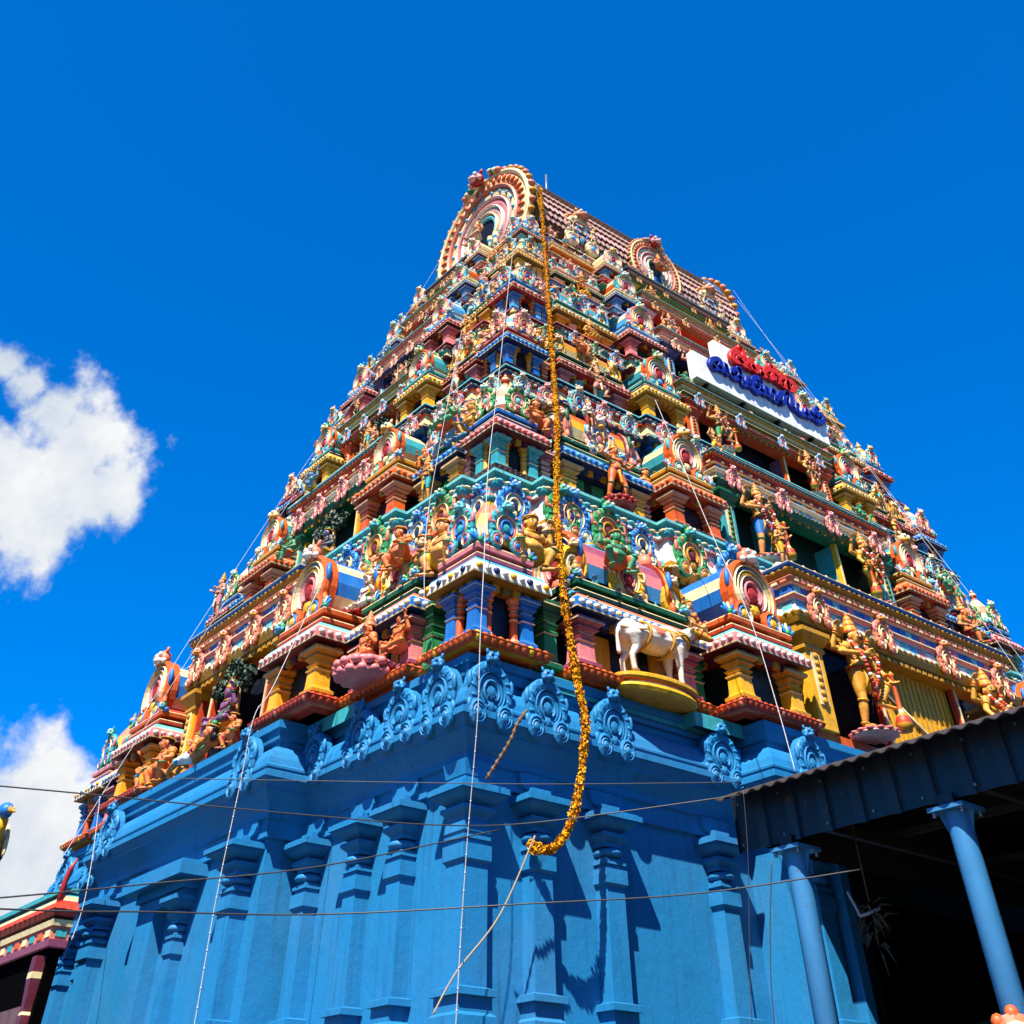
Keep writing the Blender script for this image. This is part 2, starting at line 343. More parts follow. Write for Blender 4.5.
def shrine(tower, kind, W, D, H, p, loc, rz, name):
    """a small pavilion on a storey: p is its palette; returns the part (its wall) with its pieces as sub-parts"""
    zs, zc, zk, zl, zr = .06 * H, .235 * H, .335 * H, .43 * H, .67 * H
    ins = .30 * min(W, 1.9) * .5
    pa = u_path(W, D)
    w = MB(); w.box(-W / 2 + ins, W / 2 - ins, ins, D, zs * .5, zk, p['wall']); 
    if kind == 'sala':                               # carved panels in the recessed wall
        for s in (-.25, .0, .25): w.box(W * s - W * .07, W * s + W * .07, ins - .05, ins, zs + .02 * H, zc - .02 * H, p['panel'])
    root = w.build(name, tower, loc, rz)
    b = MB(); q = .05 * H
    bc = p['base']
    b.sweep(pa, [(-.04 * H, 0, bc), (.0, .002 * H, bc), (.0, .008 * H, p['base2']), (.03 * H, .010 * H, bc), (.055 * H, .018 * H, bc), (.062 * H, .034 * H, bc), (.035 * H, .048 * H, p['base2']), (.0, .052 * H, bc), (.0, zs, bc), (-ins * 1.2, zs + .002, bc)])
    b.beads(pa, .049 * H, .027 * H, .0125 * H, .034 * H, [bc, bc, bc, p['base2'], bc, bc, bc], .020 * H, ln=1.25)
    b.build('base_moulding', root)
    cm = MB(); e = .042 * H; c0, c1, c2, c3 = p['corn']   # underside, face, bead, top
    cm.sweep(pa, [(-ins, zc - .002, c0), (-ins * .45, zc, c0), (-ins * .45, zc + .008 * H, 'gold'), (-ins * .2, zc + .009 * H, c0), (-ins * .1, zc + .014 * H, c0), (e * 1.25, zc + .020 * H, c0), (e * 1.40, zc + .022 * H, 'cream'), (e * 1.43, zc + .028 * H, c1), (e * 1.36, zc + .05 * H, c1), (e * 1.1, zc + .070 * H, 'cream'), (e * 1.06, zc + .0735 * H, c3), (e * .85, zc + .086 * H, c3), (e * .55, zc + .094 * H, c3), (-.2 * ins, zk, c3), (-W * .3, zk, c3)])
    cm.beads(pa, e * 1.36, zc + .046 * H, .016 * H, .040 * H, c2, .013 * H)
    cm.dents(pa, -ins * .1, zc - .012 * H, zc + .018 * H, .05 * H, ['gold', c0], .5 * e, .4)
    cm.build('cornice', root)
    # columns
    cw = (.050 if kind == 'kuta' else .074) * H; ch = zc - zs; off = ins * .55
    def col(x, y, key, wd=1.0, rnd=False):
        a, c = p[key]; put(column_mesh(ch, cw * wd, a, c, rnd), 'column', root, (x, y, zs))
    X = W / 2 - off
    if kind == 'kuta':
        for x, y in ((-X, off), (X, off), (-X, D * .62), (X, D * .62)): col(x, y, 'c1', 1.25)
        for s in (-.28, .28): col(X * 2 * s, off, 'c2', .72, True); col(-X, off + (D * .62 - off) * (.5 + s), 'c2', .72, True)
        
    elif kind == 'sala':
        for x in (-X, X): col(x, off, 'c1', 1.25)
        for s in ((-.17, .17) if p.get('mid') else ()): col(W * s, off, 'c2', .8, True)
        for x in (-X, X): col(x, D * .75, 'c1', 1.0)
    else:
        for x in (-X, X): col(x, off, 'c1', 1.15)
    # roof
    r = MB(); l0, l1 = p['ledge']
    r.sweep(pa, [(-.25 * ins, zk - .012 * H, l0), (-.25 * ins, zk + .006 * H, l0), (.12 * ins, zk + .010 * H, l0), (.15 * ins, zk + .024 * H, 'cream'), (.13 * ins, zk + .028 * H, l0), (-.3 * ins, zk + .030 * H, l0), (-.3 * ins, zk + .042 * H, l1), (.18 * ins, zk + .047 * H, l1), (.22 * ins, zk + .064 * H, 'cream'), (.2 * ins, zk + .068 * H, l0), (-.2 * ins, zk + .078 * H, l0), (-.7 * ins, zl, l0), (-W * .3, zl + .003, l0)])
    v = p['roof']
    if kind == 'kuta':
        k = W * .36; hh = zr - zl
        r.lathe((0, D * .42, zl), [(k * 1.2, 0, v[0]), (k * 1.3, hh * .12, v[1]), (k * 1.05, hh * .35, v[0]), (k * .75, hh * .62, v[1]), (k * .35, hh * .85, v[0]), (k * .1, hh * .98, v[0])], 8, PI / 8)
        finial(r, 0, D * .42, zl + hh * .95, k * .3, v[2], v[1])
        rf = r.build('roof', root)
        nm = cached(('nasi', 'k', p['id'], W), lambda: nasi(W * .31, p['nasi']).mesh('horseshoe_gable'))
        put(nm, 'horseshoe_gable', root, (W * .02, -.0, zl + W * .26))
        o = put(nm, 'horseshoe_gable', root, (-W / 2, D * .45, zl + W * .26), -PI / 2)
        put(nm, 'horseshoe_gable', root, (W / 2, D * .45, zl + W * .26), PI / 2)
    elif kind == 'sala':
        hh = zr - zl; cy = D * .45; k = min(hh * .62, D * .42); n = 10; L = W * .40
        ks = [(v[i % len(v)]) for i in range(n)]
        vs = []; fs = []
        for i in range(n + 1):
            a = R_(-25 + 230 * i / n); y, z = cy - k * math.cos(a), zl + k * .55 + k * math.sin(a); vs += [(-L, y, z), (L, y, z)]
        for i in range(n): fs.append((2 * i, 2 * i + 1, 2 * i + 3, 2 * i + 2))
        r.add(vs, fs, ks)
        for sx in (-L, L):                               # end ribs
            r.tube([(sx, cy - k * 1.03 * math.cos(R_(-20 + 220 * i / 9)), zl + k * .55 + k * 1.03 * math.sin(R_(-20 + 220 * i / 9))) for i in range(10)], k * .1, p['nasi'][0], 5)
        m_ = max(3, int(W / (.16 * H)))
        for i in range(m_): finial(r, -L * .8 + 1.6 * L * i / (m_ - 1), cy, zl + k * 1.5, .032 * H, v[0], 'gold')
        r.build('roof', root)
        ne = cached(('nasi', 'e', p['id'], W), lambda: nasi(k * 1.08, p['gable'], ribs=False).mesh('horseshoe_gable'))
        put(ne, 'horseshoe_gable', root, (-L * 1.04, cy, zl + k * .6), -PI / 2); put(ne, 'horseshoe_gable', root, (L * 1.04, cy, zl + k * .6), PI / 2)
        put(cached(('nasi', 'c', p['id'], W), lambda: nasi(k * .72, p['nasi']).mesh('horseshoe_gable')), 'horseshoe_gable', root, (0, cy - k * 1.06, zl + k * .42))
        for s in (-.47, .47):
            sc = MB(); arch(sc, k * .55, [(.6, 1, .3, p['nasi'][0]), (.25, .6, .2, p['nasi'][1])], -60, 240, 14, W * s, zl + k * .35, D * .12); kirti(sc, W * s, D * .08, zl + k * .95, k * .2, ('salmon', 'cream', 'white'))
            sc.build('scroll', root)
    else:
        R = min(W * .40, (zr - zl) * .68)
        r.box(-W * .3, W * .3, ins * .6, D, zl - .01, zl + R * .6, p['roof'][0])
        r.build('roof', root)
        put(cached(('nasi', 'p', p['id'], W), lambda: nasi(R, p['gable'], .3, True, D * .9, ribs=False).mesh('horseshoe_gable')), 'horseshoe_gable', root, (0, ins * .35, zl + R * .72))
    for i, x in enumerate({'kuta': (-.47, .47), 'sala': (-.5, -.3, .27, .5), 'panj': (-.5, .5)}[kind]):    # stucco clutter on the roof ledge
        if random.random() < .88:
            nm, me_ = random.choice(KIT); put(me_, nm, root, (x * W, ins * .1 if nm != 'lotus_bud' else ins * .5, zk + .070 * H), random.uniform(-.3, .3), random.uniform(.75, 1.15) * (H / 5.2))
    return root

# ------------------------------------------------------------------ sizes of the storeys (solved from the photograph)
CX, CY = 24.5, 24.5                                     # the tower's middle
TX = [10.58, 12.6, 13.7, 14.56, 15.5, 16.3, 17.6]      # corner of each storey's shrines
TY = [14.48, 16.5, 17.5, 18.3, 19.2, 20.0, 21.0]
TZ = [8.36, 13.3, 17.3, 20.2, 22.95, 25.2, 27.0]
STOREY = ['lowest', 'second', 'third', 'fourth', 'fifth', 'topmost']
def plan(x0, y0, fx, fy):
    """a rectangle whose sides step out; fx, fy: list of (from, to, depth), distances from the side's middle, outermost first, last one reaches 0"""
    def side(half, steps):
        h = [(-half, 0.0)]
        for a, b, p in steps:
            h += [(-a, 0.0 if True else p), (-a, p)]
            if b > 0: h += [(-b, p), (-b, 0.0)]
        return h + [(-u, p) for u, p in reversed(h[1:])]
    hX, hY = CX - x0, CY - y0; out = []
    for u, p in side(hX, fx): out.append((CX + u, y0 - p))
    for u, p in side(hY, fy): out.append((CX + hX + p, CY + u))
    for u, p in side(hX, fx): out.append((CX - u, CY + hY + p))
    for u, p in side(hY, fy): out.append((x0 - p, CY - u))
    return out
def hx(k): return CX - TX[k]
def hy(k): return CY - TY[k]
def stepped(x0, y0, bx, by, pr):
    """plan of the tower: rectangle with a projecting middle bay (half widths bx, by; depth pr) on each side"""
    x1, y1 = 2 * CX - x0, 2 * CY - y0
    return [(x0, y0), (CX - bx, y0), (CX - bx, y0 - pr), (CX + bx, y0 - pr), (CX + bx, y0), (x1, y0),
            (x1, CY - by), (x1 + pr, CY - by), (x1 + pr, CY + by), (x1, CY + by), (x1, y1),
            (CX + bx, y1), (CX + bx, y1 + pr), (CX - bx, y1 + pr), (CX - bx, y1), (x0, y1),
            (x0, CY + by), (x0 - pr, CY + by), (x0 - pr, CY - by), (x0, CY - by)]
def at(face, k, s, inw, z):
    """a point on storey k: s along the face from the near corner, inw inwards from the shrine line"""
    return (TX[k] + s, TY[k] + inw, TZ[k] + z) if face == 'R' else (TX[k] + inw, TY[k] + s, TZ[k] + z)
def rot(face): return 0 if face == 'R' else -PI / 2

tower = thing('temple_tower', 'tall pyramid temple tower crowded with painted stucco shrines above a plain blue base', 'temple tower')

# ---- the blue base
BX, BY = 11.05, 15.085                                  # wall planes near the corner
BBX, BBY, BPR = 6.5, 4.1, .9
bp = stepped(BX, BY, BBX, BBY, BPR)
PX0, PX1 = CX - 3.3, CX + 3.3                            # the gate passage through the front face
mb = MB()
mb.sweep(bp, [(0, 0, 'wallblue'), (0, 6.35, 'wallblue'), (-.2, 6.36, 'wallblue')], True)
mb.sweep(bp, [(.45, 0, 'wallblue'), (.45, 2.9, 'wallblue'), (.38, 3.0, 'wallblue'), (.38, 3.22, 'wallblue'), (.30, 3.27, 'wallblue'), (-.1, 3.3, 'wallblue')], True)
base = mb.build('base_wall', tower)
mb = MB()
mb.sweep(bp, [(-.1, 6.30, 'wallblue'), (.10, 6.33, 'wallblue'), (.10, 6.62, 'wallblue'), (.16, 6.64, 'wallblue'), (.16, 6.76, 'wallblue'), (.22, 6.84, 'wallblue'), (.36, 6.98, 'wallblue'), (.42, 7.02, 'wallblue'), (.42, 7.06, 'wallblue'), (.52, 7.19, 'wallblue'),
              (.56, 7.20, 'wallblue'), (.56, 7.30, 'wallblue'), (.52, 7.32, 'wallblue'), (.52, 7.345, 'wallblue'), (.545, 7.36, 'wallblue'), (.545, 7.40, 'wallblue'), (.50, 7.43, 'wallblue'), (.47, 7.55, 'wallblue'), (.40, 7.68, 'wallblue'), (.29, 7.78, 'wallblue'), (.16, 7.83, 'wallblue'), (.13, 7.84, 'wallblue'),
              (.13, 7.95, 'wallblue'), (.2, 7.97, 'wallblue'), (.22, 8.12, 'wallblue'), (.28, 8.15, 'wallblue'), (.28, 8.29, 'wallblue'), (-1.5, 8.32, 'wallblue')], True)
mb.build('base_cornice', tower)
def pilaster_mesh(w=.42, d=.30):
    mb = MB(); B = 'wallblue'
    def sq(z0, z1, k0, k1=None):
        k1 = k0 if k1 is None else k1
        a, b = w / 2 * k0, d + (k0 - 1) * w * .5; c, e = w / 2 * k1, d + (k1 - 1) * w * .5
        mb.add([(-a, -b, z0), (a, -b, z0), (a, .05, z0), (-a, .05, z0), (-c, -e, z1), (c, -e, z1), (c, .05, z1), (-c, .05, z1)], [(0, 3, 2, 1), (4, 5, 6, 7), (0, 1, 5, 4), (1, 2, 6, 5), (3, 0, 4, 7)], B)
    sq(3.28, 3.40, 1.5); sq(3.40, 3.44, 1.5, 1.25); sq(3.44, 3.62, 1.25); sq(3.62, 3.70, 1.6); sq(3.70, 3.73, 1.6, 1.0)
    sq(3.73, 5.22, 1.0, .96); sq(5.22, 5.26, 1.0, 1.2); sq(5.26, 5.46, 1.2); sq(5.46, 5.49, 1.0)
    sq(5.49, 5.53, .95); sq(5.53, 5.58, 1.15); sq(5.58, 5.62, .95)
    mb.ell((0, -d * .4, 5.70), (w * .62, d * 1.0, .09), B, 12, 6)
    sq(5.78, 5.84, .95); sq(5.84, 5.92, .95, 1.45); sq(5.92, 5.97, 1.45); sq(5.97, 6.0, 1.0); sq(6.0, 6.12, 1.0, 2.0); sq(6.12, 6.16, 2.15); sq(6.16, 6.24, 2.35); sq(6.24, 6.27, 2.1); sq(6.27, 6.40, 1.0); 
    mb.prism([(-.95 * w, 6.62), (-.95 * w, 6.52), (-.8 * w, 6.42), (-.5 * w, 6.38), (.5 * w, 6.38), (.8 * w, 6.42), (.95 * w, 6.52), (.95 * w, 6.62)], -.2, .05, B)
    return mb.mesh('pilaster')
pm = pilaster_mesh(); pmw = pilaster_mesh(.52, .36)
for x in (12.42, 14.05, 16.95): put(pm, 'pilaster', base, (x, BY, 0)); put(pm, 'pilaster', base, (2 * CX - x, BY, 0))
for x in (18.6,): put(pm, 'pilaster', base, (x, BY - BPR, 0)); put(pm, 'pilaster', base, (2 * CX - x, BY - BPR, 0))
for y in (16.75, 18.15): put(pm, 'pilaster', base, (BX, y, 0), -PI / 2); put(pm, 'pilaster', base, (BX, 2 * CY - y, 0), -PI / 2)
for y in (19.95,): put(pm, 'pilaster', base, (BX, y, 0), -PI / 2); put(pm, 'pilaster', base, (BX, 2 * CY - y, 0), -PI / 2)
for y in (21.05,): put(pmw, 'pilaster', base, (BX - BPR, y, 0), -PI / 2); put(pmw, 'pilaster', base, (BX - BPR, 2 * CY - y, 0), -PI / 2)
# the corner pier (a square pier standing out on both faces)
mb = MB(); B = 'wallblue'
def pier(cx, cy, w):
    for z0, z1, k0, k1 in ((3.28, 3.40, 1.45, 1.45), (3.40, 3.44, 1.45, 1.25), (3.44, 3.62, 1.25, 1.25), (3.62, 3.70, 1.5, 1.5), (3.70, 3.73, 1.5, 1), (3.73, 5.22, 1, .97), (5.22, 5.26, 1, 1.15), (5.26, 5.46, 1.15, 1.15), (5.46, 5.53, .95, .95), (5.53, 5.58, 1.1, 1.1), (5.58, 5.63, .95, 1.08),
                           (5.63, 5.77, 1.12, 1.05), (5.77, 5.84, .9, .95), (5.84, 5.92, .95, 1.35), (5.92, 5.97, 1.35, 1.35), (5.97, 6.0, 1, 1), (6.0, 6.12, 1.0, 1.75), (6.12, 6.16, 1.85, 1.85), (6.16, 6.24, 2.0, 2.0), (6.24, 6.27, 1.8, 1.8), (6.27, 6.40, 1.1, 1.1), (6.40, 6.62, 1.15, 1.3)):
        a, b = w / 2 * k0, w / 2 * k1
        mb.add([(cx - a, cy - a, z0), (cx + a, cy - a, z0), (cx + a, cy + a, z0), (cx - a, cy + a, z0), (cx - b, cy - b, z1), (cx + b, cy - b, z1), (cx + b, cy + b, z1), (cx - b, cy + b, z1)], [(0, 3, 2, 1), (4, 5, 6, 7), (0, 1, 5, 4), (1, 2, 6, 5), (2, 3, 7, 6), (3, 0, 4, 7)], B)
pier(BX + .06, BY + .06, .50); mb.build('corner_pier', base)
# blind niche of the left face, with its own lintel and little pilasters
mb = MB(); y0 = 23.6; x = BX - BPR
def lbox(x0, x1, yc, hw, z0, z1): mb.box(x0, x1, yc - hw, yc + hw, z0, z1, B)
lbox(x - .55, x + .05, y0 + .75, 1.35, 6.28, 6.36); lbox(x - .62, x + .05, y0 + .75, 1.5, 6.08, 6.28); lbox(x - .35, x + .05, y0 + .75, 1.2, 5.92, 6.08); lbox(x - .28, x + .05, y0 + .75, 1.1, 5.72, 5.92)
lbox(x - .3, x + .05, y0 + 1.35, .42, 3.3, 5.72)
mb.build('niche_lintel', base)
put(pilaster_mesh(.34, .24), 'pilaster', base, (x, y0 - .05, -.0), -PI / 2, (1, 1, .93))
# carved door jambs of the gate
mb = MB(); yj = BY - BPR
mb.box(19.0, 19.25, yj - .45, yj + .1, 0, 6.3, 'wallblue'); mb.box(19.251, 19.75, yj - .30, yj + .1, 0, 5.55, 'carved'); mb.box(29.25, 29.749, yj - .30, yj + .1, 0, 5.55, 'carved'); mb.box(29.75, 30.0, yj - .45, yj + .1, 0, 6.3, 'wallblue')
mb.box(19.251, 29.749, yj - .25, yj + .1, 5.56, 6.25, 'carved'); mb.box(19.751, 29.249, yj - .1, yj - .02, 0, 5.55, 'shade_black')  # black panel paints the gate's dark opening; the wall behind is uncut
for i in range(6): arch(mb, .1, [(.3, 1, .4, 'silver')], -90, 220, 10, 19.5 + .06 * (-1) ** i, 4.9 + .1 * i, yj - .31)
mb.build('gate_frame', base)
# blue horseshoe crests along the base cornice
crest = nasi(.48, ('wallblue',) * 6, .35).mesh('horseshoe_crest')
for sc_, lst in ((1, [(11.1, BY), (12.4, BY), (14.05, BY), (17.05, BY), (18.75, BY - BPR)]),):
    for x, y in lst:
        jit = random.uniform(.93, 1.06); put(crest, 'horseshoe_crest', tower, (x, y - .50, 7.62), random.uniform(-.05, .05), (jit, 1, random.uniform(.94, 1.05))); put(crest, 'horseshoe_crest', tower, (2 * CX - x, y - .50, 7.62))
for y, x in ((15.35, BX), (16.6, BX), (18.0, BX), (19.75, BX), (21.0, BX - BPR), (28.0, BX - BPR), (29.4, BX), (31.2, BX), (33.3, BX)):
    put(crest, 'horseshoe_crest', tower, (x - .50, y, 7.62), -PI / 2 + random.uniform(-.05, .05), (random.uniform(.93, 1.06), 1, random.uniform(.94, 1.05)))
# ------------------------------------------------------------------ palettes of the storeys
def pal(id, **k): k['id'] = id; k.setdefault('panel', 'mauve'); k.setdefault('base2', 'gold'); return k
RB = ('orange', 'yellow', 'blue', 'pink', 'salmon', 'cream')
T = [
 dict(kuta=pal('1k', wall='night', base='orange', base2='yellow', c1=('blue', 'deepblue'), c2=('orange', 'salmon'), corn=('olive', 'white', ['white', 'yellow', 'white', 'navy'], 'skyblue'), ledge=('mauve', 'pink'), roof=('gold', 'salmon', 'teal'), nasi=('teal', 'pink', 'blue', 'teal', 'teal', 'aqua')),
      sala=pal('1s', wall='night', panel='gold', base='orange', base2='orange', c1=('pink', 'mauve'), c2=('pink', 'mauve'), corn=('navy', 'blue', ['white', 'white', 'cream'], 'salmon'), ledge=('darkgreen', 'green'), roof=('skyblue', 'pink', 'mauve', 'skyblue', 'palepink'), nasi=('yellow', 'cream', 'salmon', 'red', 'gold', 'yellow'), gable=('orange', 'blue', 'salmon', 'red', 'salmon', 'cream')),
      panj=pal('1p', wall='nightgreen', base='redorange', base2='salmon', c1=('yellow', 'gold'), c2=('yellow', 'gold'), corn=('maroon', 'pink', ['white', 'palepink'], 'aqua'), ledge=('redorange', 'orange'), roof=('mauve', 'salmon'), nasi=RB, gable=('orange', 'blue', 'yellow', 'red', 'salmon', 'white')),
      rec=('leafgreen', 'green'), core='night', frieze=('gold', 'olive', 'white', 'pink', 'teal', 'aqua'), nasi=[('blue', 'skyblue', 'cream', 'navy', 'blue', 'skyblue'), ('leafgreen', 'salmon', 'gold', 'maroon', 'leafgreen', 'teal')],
      pil=('yellow', 'gold'), jamb='redorange', inner='night', back='yellow', bands=('gold', 'white', 'skyblue', 'pink', 'blue', 'salmon', 'gold', 'blue'), cn=('salmon', 'pink', 'cream', 'red', 'salmon', 'gold')),
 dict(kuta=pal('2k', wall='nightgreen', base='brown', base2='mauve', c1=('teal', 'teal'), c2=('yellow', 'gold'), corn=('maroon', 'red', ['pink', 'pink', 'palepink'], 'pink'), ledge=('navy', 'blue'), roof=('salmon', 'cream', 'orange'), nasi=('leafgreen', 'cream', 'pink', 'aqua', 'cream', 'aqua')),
      sala=pal('2s', wall='darkgreen', panel='leafgreen', base='brown', base2='tan', c1=('yellow', 'tan'), c2=('yellow', 'gold'), corn=('navy', 'blue', ['blue', 'skyblue'], 'blue'), ledge=('green', 'green'), roof=('cream', 'yellow', 'orange', 'cream', 'salmon'), nasi=('palepink', 'skyblue', 'cream', 'pink', 'palepink', 'white'), gable=('salmon', 'green', 'aqua', 'maroon', 'salmon', 'cream')),
      panj=pal('2p', wall='nightred', base='brown', base2='tan', c1=('orange', 'salmon'), c2=('orange', 'gold'), corn=('redorange', 'orange', ['orange', 'salmon'], 'orange'), ledge=('olive', 'gold'), roof=('pink', 'salmon'), nasi=RB, gable=('orange', 'teal', 'cream', 'red', 'cream', 'gold')),
      rec=('palepink', 'mauve'), core='darkgreen', frieze=('navy', 'blue', 'cream', 'orange', 'navy', 'aqua'), nasi=[('pink', 'skyblue', 'cream', 'mauve', 'pink', 'palepink'), ('aqua', 'pink', 'skyblue', 'maroon', 'palepink', 'cream')],
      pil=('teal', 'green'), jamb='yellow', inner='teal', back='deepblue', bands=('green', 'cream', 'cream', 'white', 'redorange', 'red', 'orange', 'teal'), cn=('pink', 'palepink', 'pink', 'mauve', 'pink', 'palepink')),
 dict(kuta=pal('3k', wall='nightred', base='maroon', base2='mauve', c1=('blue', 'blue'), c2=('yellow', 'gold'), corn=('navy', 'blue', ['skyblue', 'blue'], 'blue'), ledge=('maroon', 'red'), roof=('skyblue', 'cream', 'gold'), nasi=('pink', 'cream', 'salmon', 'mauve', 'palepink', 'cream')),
      sala=pal('3s', wall='nightgreen', panel='tan', base='maroon', base2='mauve', c1=('pink', 'mauve'), c2=('teal', 'teal'), mid=1, corn=('red', 'red', ['pink', 'red'], 'palepink'), ledge=('green', 'darkgreen'), roof=('cream', 'gold', 'salmon', 'cream', 'yellow'), nasi=('gold', 'cream', 'yellow', 'orange', 'cream', 'gold'), gable=('yellow', 'cream', 'skyblue', 'maroon', 'gold', 'cream')),
      panj=pal('3p', wall='nightred', base='mauve', base2='maroon', c1=('yellow', 'gold'), c2=('yellow', 'gold'), corn=('gold', 'yellow', ['yellow', 'cream'], 'yellow'), ledge=('navy', 'teal'), roof=('cream', 'salmon'), nasi=RB, gable=('orange', 'teal', 'skyblue', 'red', 'leafgreen', 'cream')),
      rec=('orange', 'salmon'), core='night', frieze=('maroon', 'red', 'cream', 'teal', 'maroon', 'pink'), nasi=[('skyblue', 'palepink', 'salmon', 'navy', 'skyblue', 'palepink'), ('leafgreen', 'cream', 'teal', 'maroon', 'aqua', 'gold')],
      pil=('orange', 'redorange'), jamb='orange', inner='purple', back='purple', bands=('redorange', 'orange', 'gold', 'green', 'teal', 'cream', 'gold', 'teal'), cn=('skyblue', 'palepink', 'pink', 'blue', 'skyblue', 'white')),
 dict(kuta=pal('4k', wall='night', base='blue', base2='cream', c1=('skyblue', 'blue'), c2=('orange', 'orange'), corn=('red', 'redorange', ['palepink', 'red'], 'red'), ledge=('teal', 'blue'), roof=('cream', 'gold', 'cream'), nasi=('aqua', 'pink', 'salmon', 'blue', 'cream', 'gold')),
      sala=pal('4s', wall='nightred', panel='pink', base='salmon', base2='cream', c1=('yellow', 'gold'), c2=('pink', 'palepink'), mid=1, corn=('olive', 'gold', ['cream', 'gold'], 'aqua'), ledge=('teal', 'green'), roof=('palepink', 'teal', 'gold', 'pink', 'skyblue'), nasi=('skyblue', 'cream', 'pink', 'blue', 'skyblue', 'cream'), gable=('salmon', 'cream', 'skyblue', 'red', 'cream', 'palepink')),
      panj=pal('4p', wall='darkgreen', base='salmon', base2='cream', c1=('pink', 'mauve'), c2=('pink', 'mauve'), corn=('maroon', 'red', ['palepink', 'pink'], 'salmon'), ledge=('blue', 'skyblue'), roof=('cream', 'salmon'), nasi=RB, gable=('pink', 'skyblue', 'yellow', 'red', 'teal', 'cream')),
      rec=('skyblue', 'blue'), core='nightred', frieze=('teal', 'green', 'palepink', 'red', 'skyblue', 'pink'), nasi=[('skyblue', 'white', 'salmon', 'blue', 'skyblue', 'white'), ('teal', 'pink', 'palepink', 'maroon', 'aqua', 'cream')],
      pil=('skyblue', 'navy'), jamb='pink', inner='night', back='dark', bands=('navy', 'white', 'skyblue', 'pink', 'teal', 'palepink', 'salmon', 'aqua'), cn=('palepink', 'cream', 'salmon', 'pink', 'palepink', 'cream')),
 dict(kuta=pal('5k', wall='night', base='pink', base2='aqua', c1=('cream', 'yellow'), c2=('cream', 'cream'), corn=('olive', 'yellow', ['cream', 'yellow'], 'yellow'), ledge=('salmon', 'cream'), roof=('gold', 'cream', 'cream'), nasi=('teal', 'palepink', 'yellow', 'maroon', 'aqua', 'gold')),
      sala=pal('5s', wall='darkgreen', panel='leafgreen', base='cream', base2='pink', c1=('salmon', 'cream'), c2=('yellow', 'gold'), corn=('darkgreen', 'green', ['cream', 'aqua'], 'cream'), ledge=('salmon', 'palepink'), roof=('pink', 'salmon', 'teal', 'cream', 'aqua'), nasi=('aqua', 'cream', 'skyblue', 'teal', 'aqua', 'cream'), gable=('orange', 'cream', 'gold', 'red', 'salmon', 'cream')),
      panj=pal('5p', wall='night', base='aqua', base2='salmon', c1=('skyblue', 'blue'), c2=('skyblue', 'blue'), corn=('navy', 'blue', ['cream', 'skyblue'], 'aqua'), ledge=('gold', 'cream'), roof=('cream', 'salmon'), nasi=RB, gable=('teal', 'orange', 'palepink', 'red', 'skyblue', 'cream')),
      rec=('yellow', 'gold'), core='nightred', frieze=('teal', 'aqua', 'palepink', 'red', 'pink', 'cream'), nasi=[('pink', 'aqua', 'teal', 'maroon', 'palepink', 'gold'), ('skyblue', 'cream', 'pink', 'blue', 'aqua', 'cream')],
      pil=('pink', 'palepink'), jamb='pink', inner='green', back='green', bands=('redorange', 'salmon', 'teal', 'pink', 'blue', 'palepink', 'gold', 'aqua'), cn=('gold', 'cream', 'salmon', 'orange', 'gold', 'cream')),
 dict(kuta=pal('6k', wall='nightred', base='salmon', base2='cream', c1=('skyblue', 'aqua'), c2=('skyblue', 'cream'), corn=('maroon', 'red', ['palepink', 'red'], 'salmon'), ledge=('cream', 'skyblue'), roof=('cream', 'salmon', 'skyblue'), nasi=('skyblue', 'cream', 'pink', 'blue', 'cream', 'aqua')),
      sala=pal('6s', wall='nightred', panel='orange', base='teal', base2='cream', c1=('yellow', 'gold'), c2=('yellow', 'gold'), corn=('orange', 'gold', ['cream', 'gold'], 'cream'), ledge=('salmon', 'cream'), roof=('pink', 'gold', 'teal', 'cream', 'red'), nasi=('skyblue', 'pink', 'gold', 'red', 'palepink', 'gold'), gable=('gold', 'cream', 'pink', 'red', 'cream', 'gold')),
      panj=pal('6p', wall='night', base='gold', base2='cream', c1=('skyblue', 'blue'), c2=('skyblue', 'blue'), corn=('maroon', 'mauve', ['cream', 'pink'], 'aqua'), ledge=('gold', 'cream'), roof=('cream', 'salmon'), nasi=RB, gable=('palepink', 'cream', 'skyblue', 'red', 'cream', 'gold')),
      rec=('yellow', 'gold'), core='nightred', frieze=('maroon', 'red', 'cream', 'teal', 'pink', 'aqua'), nasi=[('leafgreen', 'pink', 'teal', 'maroon', 'aqua', 'gold'), ('aqua', 'cream', 'pink', 'blue', 'aqua', 'cream')],
      pil=('yellow', 'gold'), jamb='yellow', inner='red', back='red', bands=('green', 'aqua', 'pink', 'red', 'teal', 'palepink', 'maroon', 'skyblue'), cn=('gold', 'cream', 'salmon', 'orange', 'gold', 'cream')),
]
NZ = len(T)
def lotus(mb, c, r, h, m1, m2, n=14):
    mb.lathe(c, [(r * .8, 0, m2), (r * 1.0, h * .25, m2), (r * .9, h * .45, 'cream'), (r * .8, h * .5, m1), (r * 1.0, h * .75, m1), (r * .95, h * .95, m1), (r * .9, h, m1)], 20, smooth=True)
    for i in range(n):
        a = 2 * PI * i / n; mb.ell((c[0] + r * .95 * math.cos(a), c[1] + r * .95 * math.sin(a), c[2] + h * .72), (r * .2, r * .2, h * .26), m1, 6, 4)
        a += PI / n; mb.ell((c[0] + r * .9 * math.cos(a), c[1] + r * .9 * math.sin(a), c[2] + h * .28), (r * .2, r * .2, h * .24), m2, 6, 4)
PLACES = {}                                              # where things ended up, for the statues
n_crest = 0
